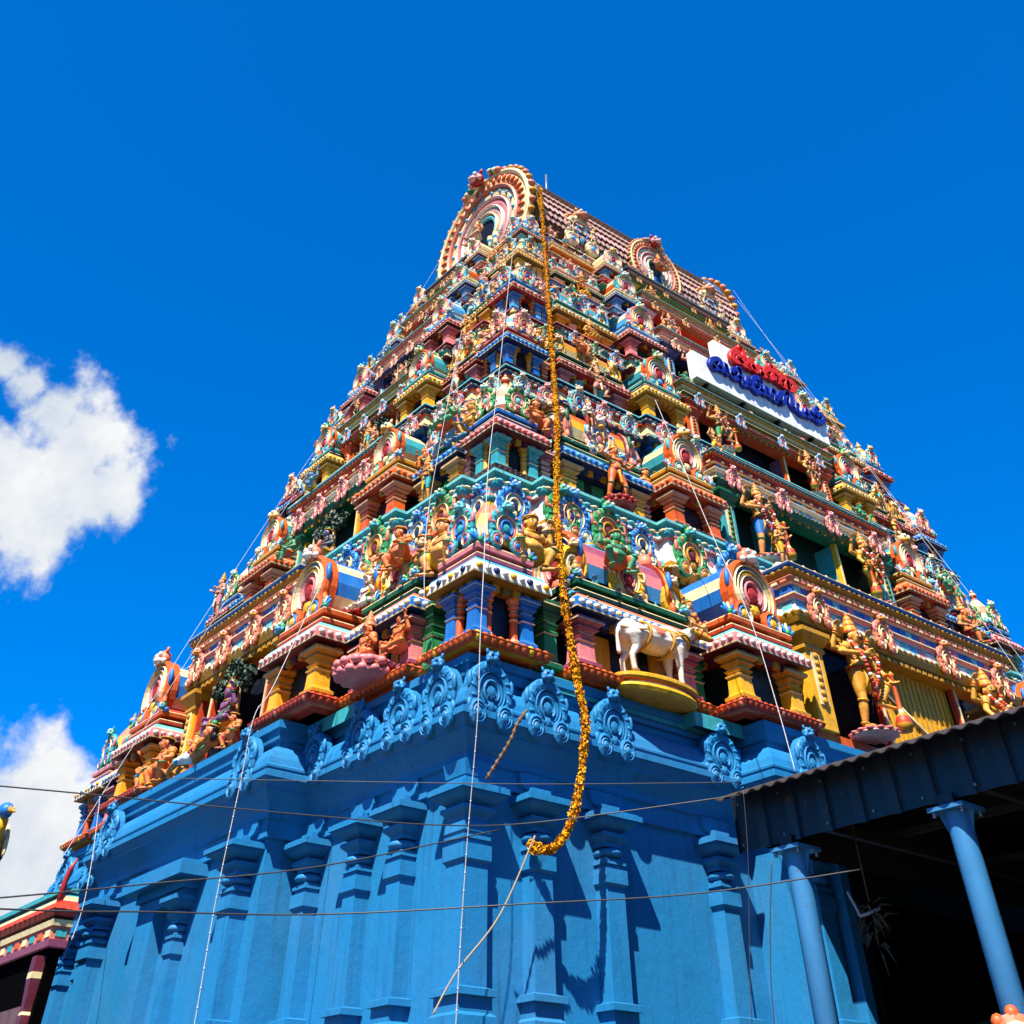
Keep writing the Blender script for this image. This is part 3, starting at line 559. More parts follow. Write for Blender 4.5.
for k in range(NZ):
    t = T[k]; H = TZ[k + 1] - TZ[k]; rx, ry = hx(k) / hx(0), hy(k) / hy(0)
    Hx = H * [1, 1.2, 1.34, 1.38, 1.34, 1.5][k]
    nx, ny = TX[k + 1] - .0, TY[k + 1] - .0
    bx, by, pr = 7.0 * rx, 4.6 * ry, .75 * rx
    # core wall with the frieze that carries the next storey
    wallp = plan(nx + .35, ny + .35, [(10.4 * rx, 7.1 * rx, .42 * rx), (6.6 * rx, 0, pr)], [(6.9 * ry, 5.15 * ry, .40 * rx), (4.55 * ry, 0, pr)])
    mb = MB(); f = t['frieze']; z0 = TZ[k]
    fz = lambda q: z0 + (q if k == 0 else 1 - (1 - q) * .74) * H
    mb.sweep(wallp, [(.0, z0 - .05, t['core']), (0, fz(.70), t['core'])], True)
    mb.sweep(wallp, [(1.6, z0 - .30, f[4]), (1.6, z0 - .04, f[5]), (.3, z0 - .02, f[5])], True) if k == 0 else None
    core = mb.build('storey_wall', tower)
    mb = MB()
    mb.sweep(wallp, [(-.05, fz(.66), f[1]), (.16, fz(.67), f[1]), (.16, fz(.70), f[0]), (.34, fz(.73), f[0]), (.42, fz(.745), 'cream'), (.42, fz(.755), f[1]), (.36, fz(.765), f[0]), (.36, fz(.785), f[2]), (.30, fz(.80), f[2]), (.24, fz(.90), f[2]), (.24, fz(.905), f[3]), (.30, fz(.915), f[4]),
                     (.36, fz(.930), f[4]), (.37, fz(.945), 'cream'), (.37, fz(.952), f[5]), (.32, fz(.958), f[4]), (.32, fz(.975), f[4]), (.42, fz(.983), f[5]), (.42, fz(1.0) - .012, f[5]), (-.9, fz(1.0) - .01, f[5])], True)
    # raised flame panels along the front and left faces
    for i in range(len(wallp)):
        a, b = Vector(wallp[i]), Vector(wallp[(i + 1) % len(wallp)]); d = b - a; L = d.length; d.normalize(); nn = Vector((d.y, -d.x))
        if (nn.x > .5 and a.y > CY) or (nn.y > .5 and a.x > CX) or (nn.y > .5 and a.y > CY + 2) or (nn.x > .5 and a.x > CX + 6): continue
        c = max(1, int(L / (.055 * H)))
        for j in range(c):
            p = a + d * (L * (j + .5) / c) + nn * .262; w2 = L / c * .36; hz = .042 * H * (1.0 if j % 2 else .8); zc = fz(.845)
            q = [p - d * w2, p + d * w2]
            mb.add([(q[0].x, q[0].y, zc - hz), (q[1].x, q[1].y, zc - hz), (q[1].x + nn.x * .012, q[1].y + nn.y * .012, zc + hz * .5), (p.x + nn.x * .03, p.y + nn.y * .03, zc + hz), (q[0].x + nn.x * .012, q[0].y + nn.y * .012, zc + hz * .5)], [(0, 1, 2, 3, 4)], f[3] if j % 3 else f[2])
    q4 = len(wallp) // 4; lp = wallp[3 * q4:] + wallp[:q4 + 1]
    mb.dents(lp, .30, fz(.772), fz(.80), .07 * H, [f[3], f[5], f[3], f[0]], .07, .25); mb.dents(lp, .16, fz(.69), fz(.728), .06 * H, [f[0], 'gold'], .14, .45)
    mb.dents(lp, .27, fz(.915), fz(.927), .045 * H, ['white', f[3]], .10, .3)
    mb.beads(lp, .37, fz(.948), .02 * H * .6, .05 * H, ['cream', f[5]], .008 * H)
    mb.beads(lp, .42, fz(.752), .02 * H * .6, .05 * H, [f[0], 'cream'], .008 * H)
    mb.build('frieze', core)
    # horseshoe medallions on the frieze
    R = (.10 if k == 0 else .084) * H
    crests = [cached(('nasi', 'f', k, i), lambda: nasi(R, t['nasi'][i], .25).mesh('frieze_crest')) for i in (0, 1)]
    bx, by = 6.6 * rx, 4.55 * ry
    xs = [nx + .55, nx + 1.7 * rx, CX - 9.9 * rx, CX - 8.75 * rx, CX - 7.6 * rx, CX - bx + .4 * rx, CX - bx * .70]
    for i, x in enumerate(xs):
        y = ny + .35 - .38 - (pr if abs(x - CX) < bx else .42 * rx if 7.1 * rx < abs(x - CX) < 10.4 * rx else 0)
        for xx in (x, 2 * CX - x): put(crests[(i + k) % 2], 'frieze_crest', core, (xx, y, fz(.845)), 0, random.uniform(.82, 1.12))
    ys = [ny + .55, CY - 6.5 * ry, CY - 5.5 * ry, CY - by + .4 * ry, CY - by * .62]
    for i, y in enumerate(ys):
        x = nx + .35 - .38 - (pr if abs(y - CY) < by else .40 * rx if 5.15 * ry < abs(y - CY) < 6.9 * ry else 0)
        for yy in (y, 2 * CY - y): put(crests[(i + k) % 2], 'frieze_crest', core, (x, yy, fz(.845)), -PI / 2, random.uniform(.82, 1.12))
    # little pillars standing against the wall in the recesses
    zs, ch = .03 * Hx, .25 * Hx
    rc = MB()
    for face, half, r_ in (('R', hx(k), rx), ('L', hy(k), ry)):
        for s0 in ((2.3, 6.5) if face == 'R' else (2.15, 4.65)):
            for s in (s0 * r_, 2 * half - s0 * r_):
                p = at(face, k, s, .55 * r_ + .1, zs); put(column_mesh(ch, .10 * H * (.8 if k else .75), *t['rec']), 'recess_column', core, p, rot(face))
    # buds, leaf tufts and lion heads on the ledges; dwarf columns against the wall behind
    def tuft():
        m = MB()
        for i, a in enumerate((-1.1, -.55, 0, .55, 1.1)): m.ell((.16 * math.sin(a), -.03, .16 * math.cos(a)), (.06, .05, .15), t['nasi'][0][i % 3], 6, 5, Matrix.Rotation(a, 3, 'Y'))
        m.ell((0, -.06, .05), (.09, .07, .08), t['nasi'][1][0], 6, 5); return m.mesh('leaf_tuft')
    def bud():
        m = MB(); finial(m, 0, 0, 0, .1, t['kuta']['roof'][2], t['nasi'][1][0]); return m.mesh('lotus_bud')
    def lion():
        m = MB(); kirti(m, 0, -.05, .14, .15, (t['nasi'][1][0], t['nasi'][0][1], 'white')); m.ell((0, .05, .02), (.18, .12, .1), t['nasi'][0][0], 8, 5); return m.mesh('lion_head')
    KIT = [('leaf_tuft', cached(('tuft', k), tuft)), ('lotus_bud', cached(('bud', k), bud)), ('lion_head', cached(('lion', k), lion))]
    for face, half, r_ in (('R', hx(k), rx), ('L', hy(k), ry)):
        for i in range(8 if face == 'R' else 6):
            s_ = (.5 + i) * 2 * half / (8 if face == 'R' else 6)
            put(column_mesh(.36 * H, .075 * H, *(t['rec'] if i % 2 else t['kuta']['c1'])), 'wall_column', core, at(face, k, s_, TX[k + 1] - TX[k] - .02 if face == 'L' else TY[k + 1] - TY[k] - .02, .30 * H), rot(face))
    # shrines
    Wk = 1.36 * (rx * .62 + .38)
    dK = min(1.75, TX[k + 1] - TX[k] + .75)
    if k == 0: dK = 2.0
    def sh(kind, key, face, s, inw, Wd, D, name):
        half = hx(k) if face == 'R' else hy(k)
        for ss in (s, 2 * half - s):
            shrine(tower, kind, Wd, D, Hx, t[key], at(face, k, ss, inw, 0), rot(face), name)
    ovh = .06 * Hx
    shrine(tower, 'kuta', Wk, Wk * .95, Hx, t['kuta'], at('R', k, Wk / 2 + ovh, ovh, 0), 0, 'corner_shrine')
    shrine(tower, 'kuta', Wk, Wk * .95, Hx, t['kuta'], at('R', k, 2 * hx(k) - Wk / 2 - ovh, ovh, 0), 0, 'corner_shrine')
    shrine(tower, 'kuta', Wk, Wk * .95, Hx, t['kuta'], at('L', k, 2 * hy(k) - Wk / 2 - ovh, ovh, 0), rot('L'), 'corner_shrine')
    sh('sala', 'sala', 'R', 4.5 * rx, ovh + .0, 3.2 * rx, dK, 'oblong_shrine')
    sh('sala', 'sala', 'L', 3.4 * ry, ovh + .0, 2.0 * ry, dK, 'oblong_shrine')
    sh('panj', 'panj', 'R', 7.75 * rx, ovh - pr, 1.95 * rx, dK + pr, 'gabled_shrine')
    sh('panj', 'panj', 'L', 5.85 * ry, ovh - pr, 1.95 * ry, dK + pr, 'gabled_shrine')
    # middle bay: two broad piers, an entablature and an open niche
    for face, half, r_, hw in (('R', hx(k), rx, 1.75), ('L', hy(k), ry, 1.55)):
        c = at(face, k, half, (-.35 * r_ - (.15 if k == 0 else 0)) if face == 'R' else -.05, 0); o0 = hw * r_ ; ow = (4.55 if face == 'R' else 2.75) * r_; pw = .62 * r_ * (1 if face == 'R' else .75)
        mb = MB(); D = (TX[k + 1] - TX[k]) + .7
        zb, zt, ze = .05 * H, (.47 if k == 0 else .52) * H, (.77 if k == 0 else .80) * H
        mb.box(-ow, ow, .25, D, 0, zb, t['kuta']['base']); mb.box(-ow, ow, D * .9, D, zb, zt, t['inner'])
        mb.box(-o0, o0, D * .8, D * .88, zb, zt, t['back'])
        for s in (-1, 1): mb.box(s * o0 - .06, s * o0 + .06, .35, D * .9, zb, zt - .02, t['inner'])
        doc = mb.build('niche_bay', tower, c, rot(face))
        a, b = t['pil']
        for s in (-1, 1):
            pm_ = MB(); x = s * (ow - pw / 2)
            pm_.box(x - pw / 2, x + pw / 2, .12, .5, zb, zt * .86, a); pm_.box(x - pw * .24, x + pw * .24, .085, .13, zb + .1 * H, zt * .80, 'cream')
            for i in range(7): pm_.ell((x + .0, .07, zb + .1 * H + (zt * .8 - zb - .1 * H) * (i + .5) / 7), (pw * .16, .04, .016 * H), b, 6, 4)
            pm_.sweep([(x - pw / 2, .5), (x - pw / 2, .12), (x + pw / 2, .12), (x + pw / 2, .5)], [(0, zt * .80, b), (.06 * r_, zt * .82, b), (.06 * r_, zt * .85, 'cream'), (.03 * r_, zt * .86, b), (.16 * r_, zt * .93, b), (.2 * r_, zt * .96, b), (.2 * r_, zt, b)])
            x0 = s * (ow - pw); x1 = s * (ow - pw - .12 * r_); pm_.box(min(x0, x1), max(x0, x1), .2, .5, zb, zt, t['jamb'])
            pm_.build('pier', doc)
        for s in (-1, 1):
            jm = MB(); x = s * o0; jm.box(x - .1 * r_, x + .1 * r_, .22, .36, zb, zt, t['jamb']); jm.box(x - .035 * r_, x + .035 * r_, .195, .225, zb, zt, 'cream')
            jm.build('door_jamb', doc)
        if k == 0 and face == 'R':
            dm = MB(); x0, x1 = -o0 + .1, o0 - .1
            dm.box(x0, x1, .42, .48, zb, zt, 'yellow'); nst = 16
            for i in range(nst): xx = x0 + (x1 - x0) * (i + .5) / nst; dm.box(xx - .025, xx + .025, .395, .425, zb, zt - .05, 'gold')
            dm.tube([(x0 + .3, .37, zt * .75), (x1 - .2, .37, zb + .1)], .04, 'cream', 4)
            dm.build('door', doc)
        em = MB(); q = t['bands']; pth = [(-ow - .05, D * .6), (-ow - .05, .1), (ow + .05, .1), (ow + .05, D * .6)]
        g = lambda u: zt + (ze - zt) * u
        em.sweep(pth, [(-.4, zt - .002, q[0]), (.04, zt, q[0]), (.04, g(.06), 'olive'), (.10, g(.09), q[0]), (.16, g(.18), q[0]), (.18, g(.22), 'cream'), (.18, g(.235), q[1]), (.10, g(.26), q[1]), (.06, g(.42), q[2]), (.10, g(.44), q[3]), (.19, g(.49), 'cream'), (.19, g(.51), q[3]), (.12, g(.54), q[4]), (.06, g(.55), q[4]),
                       (.06, g(.68), 'cream'), (.14, g(.70), q[5]), (.2, g(.77), q[5]), (.2, g(.785), q[5]), (.14, g(.80), q[6]), (.2, g(.84), q[6]), (.26, g(.88), q[6]), (.22, g(.90), q[7]), (.28, g(.93), q[7]), (.3, g(.96), 'cream'), (.3, g(.97), q[7]), (.24, g(1.0), q[7]), (-.8, g(1.01), q[7])])
        em.beads(pth, .18, g(.23), .02, .045 * H, ['olive', q[0]], .01 * H); em.beads(pth, .26, g(.885), .02, .04 * H, ['olive', q[6]], .01 * H)
        em.dents(pth, .06, g(.29), g(.40), .075 * H, ['skyblue', q[3], 'white', 'aqua'], .03, .25); em.dents(pth, .05, g(.565), g(.665), .06 * H, ['aqua', None, q[3], None, 'blue'], .035, .2); em.dents(pth, .03, g(.0), g(.05), .05 * H, ['gold', q[0]], .05, .4); em.dents(pth, .14, g(.715), g(.755), .05 * H, ['cream', q[5]], .05, .35)
        em.beads(pth, .1, g(1.03), .05, .09 * H, ['cream', 'palepink'], .02 * H)
        em.build('entablature', doc)
        cm = cached(('nasi', 'm', k), lambda: nasi(.075 * H, t['cn'], .2).mesh('entablature_crest'))
        for x in (-ow * .86, -ow * .3, ow * .3, ow * .86): put(cm, 'entablature_crest', doc, (x, -.08, g(.38)))
        PLACES[(face, k)] = dict(c=c, ow=ow, o0=o0, zb=zb, zt=zt, ze=ze, H=H, r=r_, half=half)

# ------------------------------------------------------------------ the barrel roof
ZR = TZ[6]; RX0, RX1 = 18.3, 29.9
RCX = (RX0 + RX1) / 2
mb = MB()
mb.box(17.7, 31.3, 21.3, 2 * CY - 21.3, ZR - .6, ZR + .35, 'maroon')
rp = [(17.5, 21.1), (31.4, 21.1), (31.4, 2 * CY - 21.1), (17.5, 2 * CY - 21.1)]
mb.sweep(rp, [(-.4, ZR - .1, 'olive'), (.1, ZR - .05, 'gold'), (.15, ZR + .1, 'cream'), (.15, ZR + .14, 'salmon'), (0, ZR + .3, 'salmon'), (.2, ZR + .34, 'maroon'), (.25, ZR + .45, 'cream'), (.25, ZR + .5, 'tan'), (-1.2, ZR + .55, 'tan')], True)
mb.sweep([(18.2, 21.7), (RX1, 21.7), (RX1, 2 * CY - 21.7), (18.2, 2 * CY - 21.7)], [(0, ZR + .3, 'maroon'), (0, ZR + 1.5, 'maroon')], True)
roof = mb.build('roof_base', tower)
def prof(q):                                              # half profile of the barrel, q 0 (eave) .. 1 (crest)
    pts = [(3.15, .9), (3.55, 1.15), (3.62, 1.7), (3.42, 2.6), (3.02, 3.6), (2.4, 4.6), (1.6, 5.4), (.8, 5.9), (0, 6.1)]
    u = q * (len(pts) - 1); i = min(int(u), len(pts) - 2); f = u - i
    return pts[i][0] * (1 - f) + pts[i + 1][0] * f, ZR + pts[i][1] * (1 - f) + pts[i + 1][1] * f
mb = MB(); rows = 15; ncol = 44
vs = []; fs = []; ms = []
for sgn in (-1, 1):
    for j in range(rows):
        (ya, za), (yb, zb) = prof(j / rows), prof(min(1, (j + 1.15) / rows)); dy, dz = yb - ya, zb - za; L = math.hypot(dy, dz); ny_, nz_ = -dz / L, dy / L   # outward on the -y side handled by sign
        for i in range(ncol):
            x0 = RX0 + (RX1 - RX0) * (i + (.5 if j % 2 else 0)) / ncol; x1 = min(RX1, x0 + (RX1 - RX0) / ncol * .94)
            if x1 - x0 < .05: continue
            xm = (x0 + x1) / 2; l0, l1 = .10, .03
            A = lambda x, y, z, l: (x, CY + sgn * (y + l * (-ny_ if True else 0)), z + l * (nz_ if nz_ > 0 else -nz_))
            pts = [A(x0, yb, zb, l1), A(x0, ya + dy * .35, za + dz * .35, l0), A(xm, ya, za, l0 + .03), A(x1, ya + dy * .35, za + dz * .35, l0), A(x1, yb, zb, l1), A(x0, ya + dy * .35, za + dz * .35, -.03), A(xm, ya, za, -.03), A(x1, ya + dy * .35, za + dz * .35, -.03)]
            mcol = ('tile_brown', 'tile_pale', 'tile_pale', 'tan', 'tile_pale', 'palepink', 'tile_pale')[(i * 7 + j * 3) % 7]
            mb.add(pts, [(0, 1, 2, 3, 4), (1, 5, 6, 2), (2, 6, 7, 3)] if sgn < 0 else [(4, 3, 2, 1, 0), (2, 6, 5, 1), (3, 7, 6, 2)], [mcol, 'tile_brown', 'tile_brown'])
sv = [prof(j / 16) for j in range(17)]
ring = [(CY - y, z) for y, z in sv] + [(CY + y, z) for y, z in sv[-2::-1]]
nr = len(ring)
mb.add([(RX0, y - 0, z - .04) for y, z in ring] + [(RX1, y, z - .04) for y, z in ring], [(i, nr + i, nr + i + 1, i + 1) for i in range(nr - 1)], 'tile_brown')
mb.box(RX0, RX1, CY - .16, CY + .16, ZR + 6.05, ZR + 6.22, 'salmon')
for i in range(9): finial(mb, RX0 + .9 + (RX1 - RX0 - 1.8) * i / 8, CY, ZR + 6.2, .22, 'gold', 'cream')
mb.build('tiled_vault', roof)
def big_gable(nm, Rr, loc, rz, deep, hd=1.0, fig=True):
    mb = MB()
    poly = [(Rr * .97 * math.cos(R_(-48 + 276 * i / 24)), Rr * .97 * math.sin(R_(-48 + 276 * i / 24))) for i in range(25)]
    mb.prism(poly[::-1], .02, deep, 'blue', 'gold')
    for yy in (.3, .62): arch(mb, Rr * 1.005, [(.955, .985, .0, 'blue')], -46, 226, 30, y=deep * yy)
    arch(mb, Rr, [(.93, 1.02, .07, 'cream'), (.78, .93, .05, 'cream'), (.72, .78, .08, 'salmon'), (.60, .72, .035, 'cream'), (.55, .60, .06, 'palepink'), (.46, .55, .03, 'pink'), (.42, .46, .06, 'white'), (.34, .42, .03, 'palepink'), (.30, .34, .06, 'cream'), (.24, .30, .04, 'aqua')], -46, 226, 36)
    for i in range(31):
        a = R_(-40 + 260 * i / 30); ca, sa = math.cos(a), math.sin(a); M = Matrix.Rotation(a - PI / 2, 3, 'Y').inverted() if False else Matrix.Rotation(PI / 2 - a, 3, 'Y')
        mb.ell((Rr * .855 * ca, -.055 * Rr, Rr * .855 * sa), (.035 * Rr, .03 * Rr, .065 * Rr), 'orange', 6, 4, M)
        mb.ell((Rr * 1.03 * ca, -.01 * Rr, Rr * 1.03 * sa), (.05 * Rr, .06 * Rr, .045 * Rr), 'gold' if i % 2 else 'salmon', 6, 4, M)
        if i % 2: mb.ell((Rr * .66 * ca, -.04 * Rr, Rr * .66 * sa), (.03 * Rr, .025 * Rr, .03 * Rr), 'skyblue', 6, 4)
    mb.prism([(.27 * Rr * math.cos(R_(a)), .27 * Rr * math.sin(R_(a))) for a in range(230, -51, -20)], -.004, .06, 'dark')  # dark disc painted as the shade inside the gable's opening
    mb.box(-Rr * .62, Rr * .62, -.1 * Rr, deep, -Rr * .76, -Rr * .62, 'olive'); mb.box(-Rr * .7, Rr * .7, -.07 * Rr, deep, -Rr * .84, -Rr * .765, 'cream')
    for s in (-1, 1):
        arch(mb, Rr * .26, [(.6, 1, .3, 'salmon'), (.2, .6, .25, 'cream')], -200, 120, 14, s * Rr * .86, -Rr * .66)
        for kx in (.2, .31): mb.lathe((s * Rr * kx, -.05 * Rr, -.6 * Rr), [(.035 * Rr, 0, 'cream'), (.03 * Rr, .3 * Rr, 'skyblue'), (.045 * Rr, .34 * Rr, 'cream'), (.045 * Rr, .4 * Rr, 'cream')], 8)
    kirti(mb, 0, -Rr * .16, Rr * .98, Rr * .15 * hd, ('red', 'palepink', 'white'))
    for s in (-1, 1):
        for i in range(4): mb.ell((s * Rr * (.2 + .06 * i), -.08 * Rr, Rr * (1.04 - .035 * i)), (Rr * .055, Rr * .06, Rr * .05), ('palepink', 'leafgreen', 'cream', 'salmon')[i], 6, 5)
    return put(mb.mesh(nm), nm, roof, loc, rz)
big_gable('end_gable', 3.25, (17.95, CY, ZR + 2.72), -PI / 2, .9, .85)
big_gable('end_gable', 3.25, (RX1 + .35, CY, ZR + 2.72), PI / 2, .9, .85)
big_gable('front_gable', 1.5, (RCX + .35, 20.75, ZR + 1.75), 0, 2.2, 1.3)
for x in (20.3, 28.1): 
    o = put(cached(('nasi', 'roof'), lambda: nasi(.88, ('cream', 'palepink', 'skyblue', 'slate', 'tan', 'salmon'), .9, petals=['gold', 'salmon']).mesh('roof_medallion')), 'roof_medallion', roof, (x, 20.95, ZR + 1.65))
mb = MB(); mb.tube([(20.5, 23.2, ZR + 5.4), (20.5, 23.2, ZR + 7.2)], .05, 'steel', 6)
tag(mb.build('lightning_rod'), 'thin pale rod standing upright on the tiled roof ridge', 'rod')
def smooth_path(P, sub):
    P = [Vector(p) for p in P]; out = []
    for i in range(len(P) - 1):
        a, b, c, d = P[max(i - 1, 0)], P[i], P[i + 1], P[min(i + 2, len(P) - 1)]
        for j in range(sub):
            t = j / sub; out.append(.5 * ((2 * b) + (c - a) * t + (2 * a - 5 * b + 4 * c - d) * t * t + (3 * b - a - 3 * c + d) * t ** 3))
    out.append(P[-1]); return out
# ------------------------------------------------------------------ figures: one continuous body per pose
def cap(mb, a, b, ra, rb): mb.tube([a, b], [ra, rb], 'skin', 10); mb.ell(a, ra, 'skin', 10, 6); mb.ell(b, rb, 'skin', 10, 6)
def segd(P, a, b):
    a = np.array(a); b = np.array(b); d = b - a; L = max((d * d).sum(), 1e-9); t = np.clip(((P - a) @ d) / L, 0, 1)
    return np.linalg.norm(P - (a + t[:, None] * d), axis=1)
def remesh(mb, vox, prims, nm, nslot):
    me = mb.mesh(nm + '_shell'); ob = bpy.data.objects.new('shell', me); COL.objects.link(ob)
    m = ob.modifiers.new('r', 'REMESH'); m.mode = 'VOXEL'; m.voxel_size = vox; m.use_smooth_shade = True
    m2 = ob.modifiers.new('s', 'SMOOTH'); m2.factor = .5; m2.iterations = 2
    dg = bpy.context.evaluated_depsgraph_get(); out = bpy.data.meshes.new_from_object(ob.evaluated_get(dg)); out.name = nm
    bpy.data.objects.remove(ob)
    n = len(out.polygons); cen = np.zeros(n * 3); out.polygons.foreach_get('center', cen); cen = cen.reshape(-1, 3)
    best = np.full(n, 1e9); lab = np.zeros(n, int)
    for (a, b, r, l) in prims:
        d = segd(cen, a, b) - r; q = d < best; best[q] = d[q]; lab[q] = l
    out.materials.clear()
    for i in range(nslot): out.materials.append(mat('skin'))
    out.polygons.foreach_set('material_index', lab.tolist()); out.polygons.foreach_set('use_smooth', [True] * n); out.update()
    return out
def V(*a): return Vector(a)
def mkbody(nm, J, belly=1.0, skirt=.0, vox=.02, rear=None, female=False):
    """J: joints of a figure about 1.8 high that faces -y. slots: 0 skin, 1 cloth, 2 sash, 3 hair"""
    mb = MB(); pr = []
    def C(a, b, ra, rb, l=0):
        cap(mb, a, b, ra, rb); m = (Vector(a) + Vector(b)) / 2
        pr.append((a, m, ra, l)); pr.append((m, b, rb, l))
    def Eo(c, r, l=0, rt=None):
        mb.ell(c, r, 'skin', 12, 8, rt); rr = min(r) if not isinstance(r, (int, float)) else r
        pr.append((c, (c[0] + 1e-4, c[1], c[2]), rr, l))
    pe, ch, nk, hd = J['pe'], J['ch'], J['nk'], J['hd']
    C(pe, tuple(Vector(pe).lerp(Vector(ch), .5)), .135, .115 * belly, 0); C(tuple(Vector(pe).lerp(Vector(ch), .5)), ch, .12 * belly, .15, 0)
    Eo(tuple(Vector(pe).lerp(Vector(ch), .4) + V(0, -.05 * belly, 0)), (.13 * belly, .11 * belly, .13), 0)
    sl, sr = J['sl'], J['sr']; C(sl, sr, .085, .085); C(ch, nk, .13, .075); C(nk, hd, .062, .07)
    for s in (sl, sr): Eo(s, .092)
    for s in (-1, 1): Eo((ch[0] + s * .075, ch[1] - .09, ch[2] + .03), (.08, .06 if female else .045, .07), 0)
    # head: skull, jaw, nose, brow, lips, ears, hair
    h = Vector(hd); t = J.get('turn', 0); Rz = Matrix.Rotation(t, 3, 'Z')
    H = lambda x, y, z: tuple(h + Rz @ Vector((x, y, z)))
    Eo(H(0, .0, .06), (.098, .112, .125)); Eo(H(0, -.03, -.03), (.078, .085, .085)); Eo(H(0, -.118, .015), (.02, .03, .035)); Eo(H(0, -.1, .055), (.07, .024, .016), 0); Eo(H(0, -.102, -.04), (.034, .018, .012), 2)
    for s in (-1, 1): Eo(H(s * .105, .01, .02), (.02, .03, .05)); Eo(H(s * .05, -.085, -.0), (.03, .025, .026))
    Eo(H(0, .05, .08), (.105, .10, .12), 3); Eo(H(0, .07, -.06), (.10, .06, .1), 3)
    def arm(s, e, w, hand=None):
        C(s, e, .068, .052); C(e, w, .052, .036); d = (Vector(w) - Vector(e)).normalized()
        if hand: d = Vector(hand).normalized()
        w = Vector(w); p = w + d * .06; Eo(tuple(p), (.042, .032, .05)); sd = d.cross(V(0, 1, .2)); sd = sd.normalized() if sd.length > .1 else V(1, 0, 0); bk = d.cross(sd).normalized()
        for i, ln in enumerate((.07, .082, .078, .06)):
            a = p + d * .035 + sd * (.033 * (i - 1.5)); b = a + d * ln * .55 + bk * .012; c = b + d * ln * .4 + bk * .035; C(tuple(a), tuple(b), .017, .016); C(tuple(b), tuple(c), .016, .014)
        a = p - sd * .04; b = a + d * .04 - sd * .035; C(tuple(a), tuple(b), .019, .017); C(tuple(b), tuple(b + d * .03 + bk * .02), .017, .015)
    arm(sl, J['el'], J['wl'], J.get('hl')); arm(sr, J['er'], J['wr'], J.get('hr'))
    if rear:
        for s, e, w in ((sl, rear[0], rear[1]), (sr, rear[2], rear[3])): arm((s[0] * .9, s[1] + .06, s[2] - .02), e, w)
    for hp, kn, an, to in ((J['hl_'], J['kl'], J['al'], J['tl']), (J['hr_'], J['kr'], J['ar'], J['tr'])):
        mid = tuple(Vector(hp).lerp(Vector(kn), .72)); C(hp, mid, .128, .092, 1); C(mid, kn, .088, .07, 1 if skirt else 0); C(kn, tuple(Vector(kn).lerp(Vector(an), .35)), .07, .075); C(tuple(Vector(kn).lerp(Vector(an), .35)), an, .074, .044)
        a, b = Vector(an), Vector(to); hl = a - (b - a).normalized() * .05 + V(0, 0, -.03); C(tuple(hl), tuple(b), .045, .03); dd = (b - a).normalized(); sd = dd.cross(V(0, 0, 1)); sd = sd.normalized() if sd.length > .1 else V(1, 0, 0)
        for i in range(5): q = b + sd * (.022 * (i - 2)); C(tuple(q), tuple(q + dd * (.045 - .004 * abs(i - 1))), .016, .014)
    Eo(pe, (.17, .145, .12), 1); C(J['hl_'], J['hr_'], .13, .13, 1)
    if 'sash' in J:
        C(tuple(Vector(pe) + V(0, -.14, -.02)), J['sash'], .05, .035, 2)
    return dict(mesh=remesh(mb, vox, pr, nm, 4), J=J, rear=rear)
def ring(mb, c, ax, r, th, m, n=12):
    ax = Vector(ax).normalized(); u = ax.orthogonal().normalized(); w = ax.cross(u)
    mb.tube([tuple(Vector(c) + (u * math.cos(2 * PI * i / n) + w * math.sin(2 * PI * i / n)) * r) for i in range(n + 1)], th, m, 5, True, False)
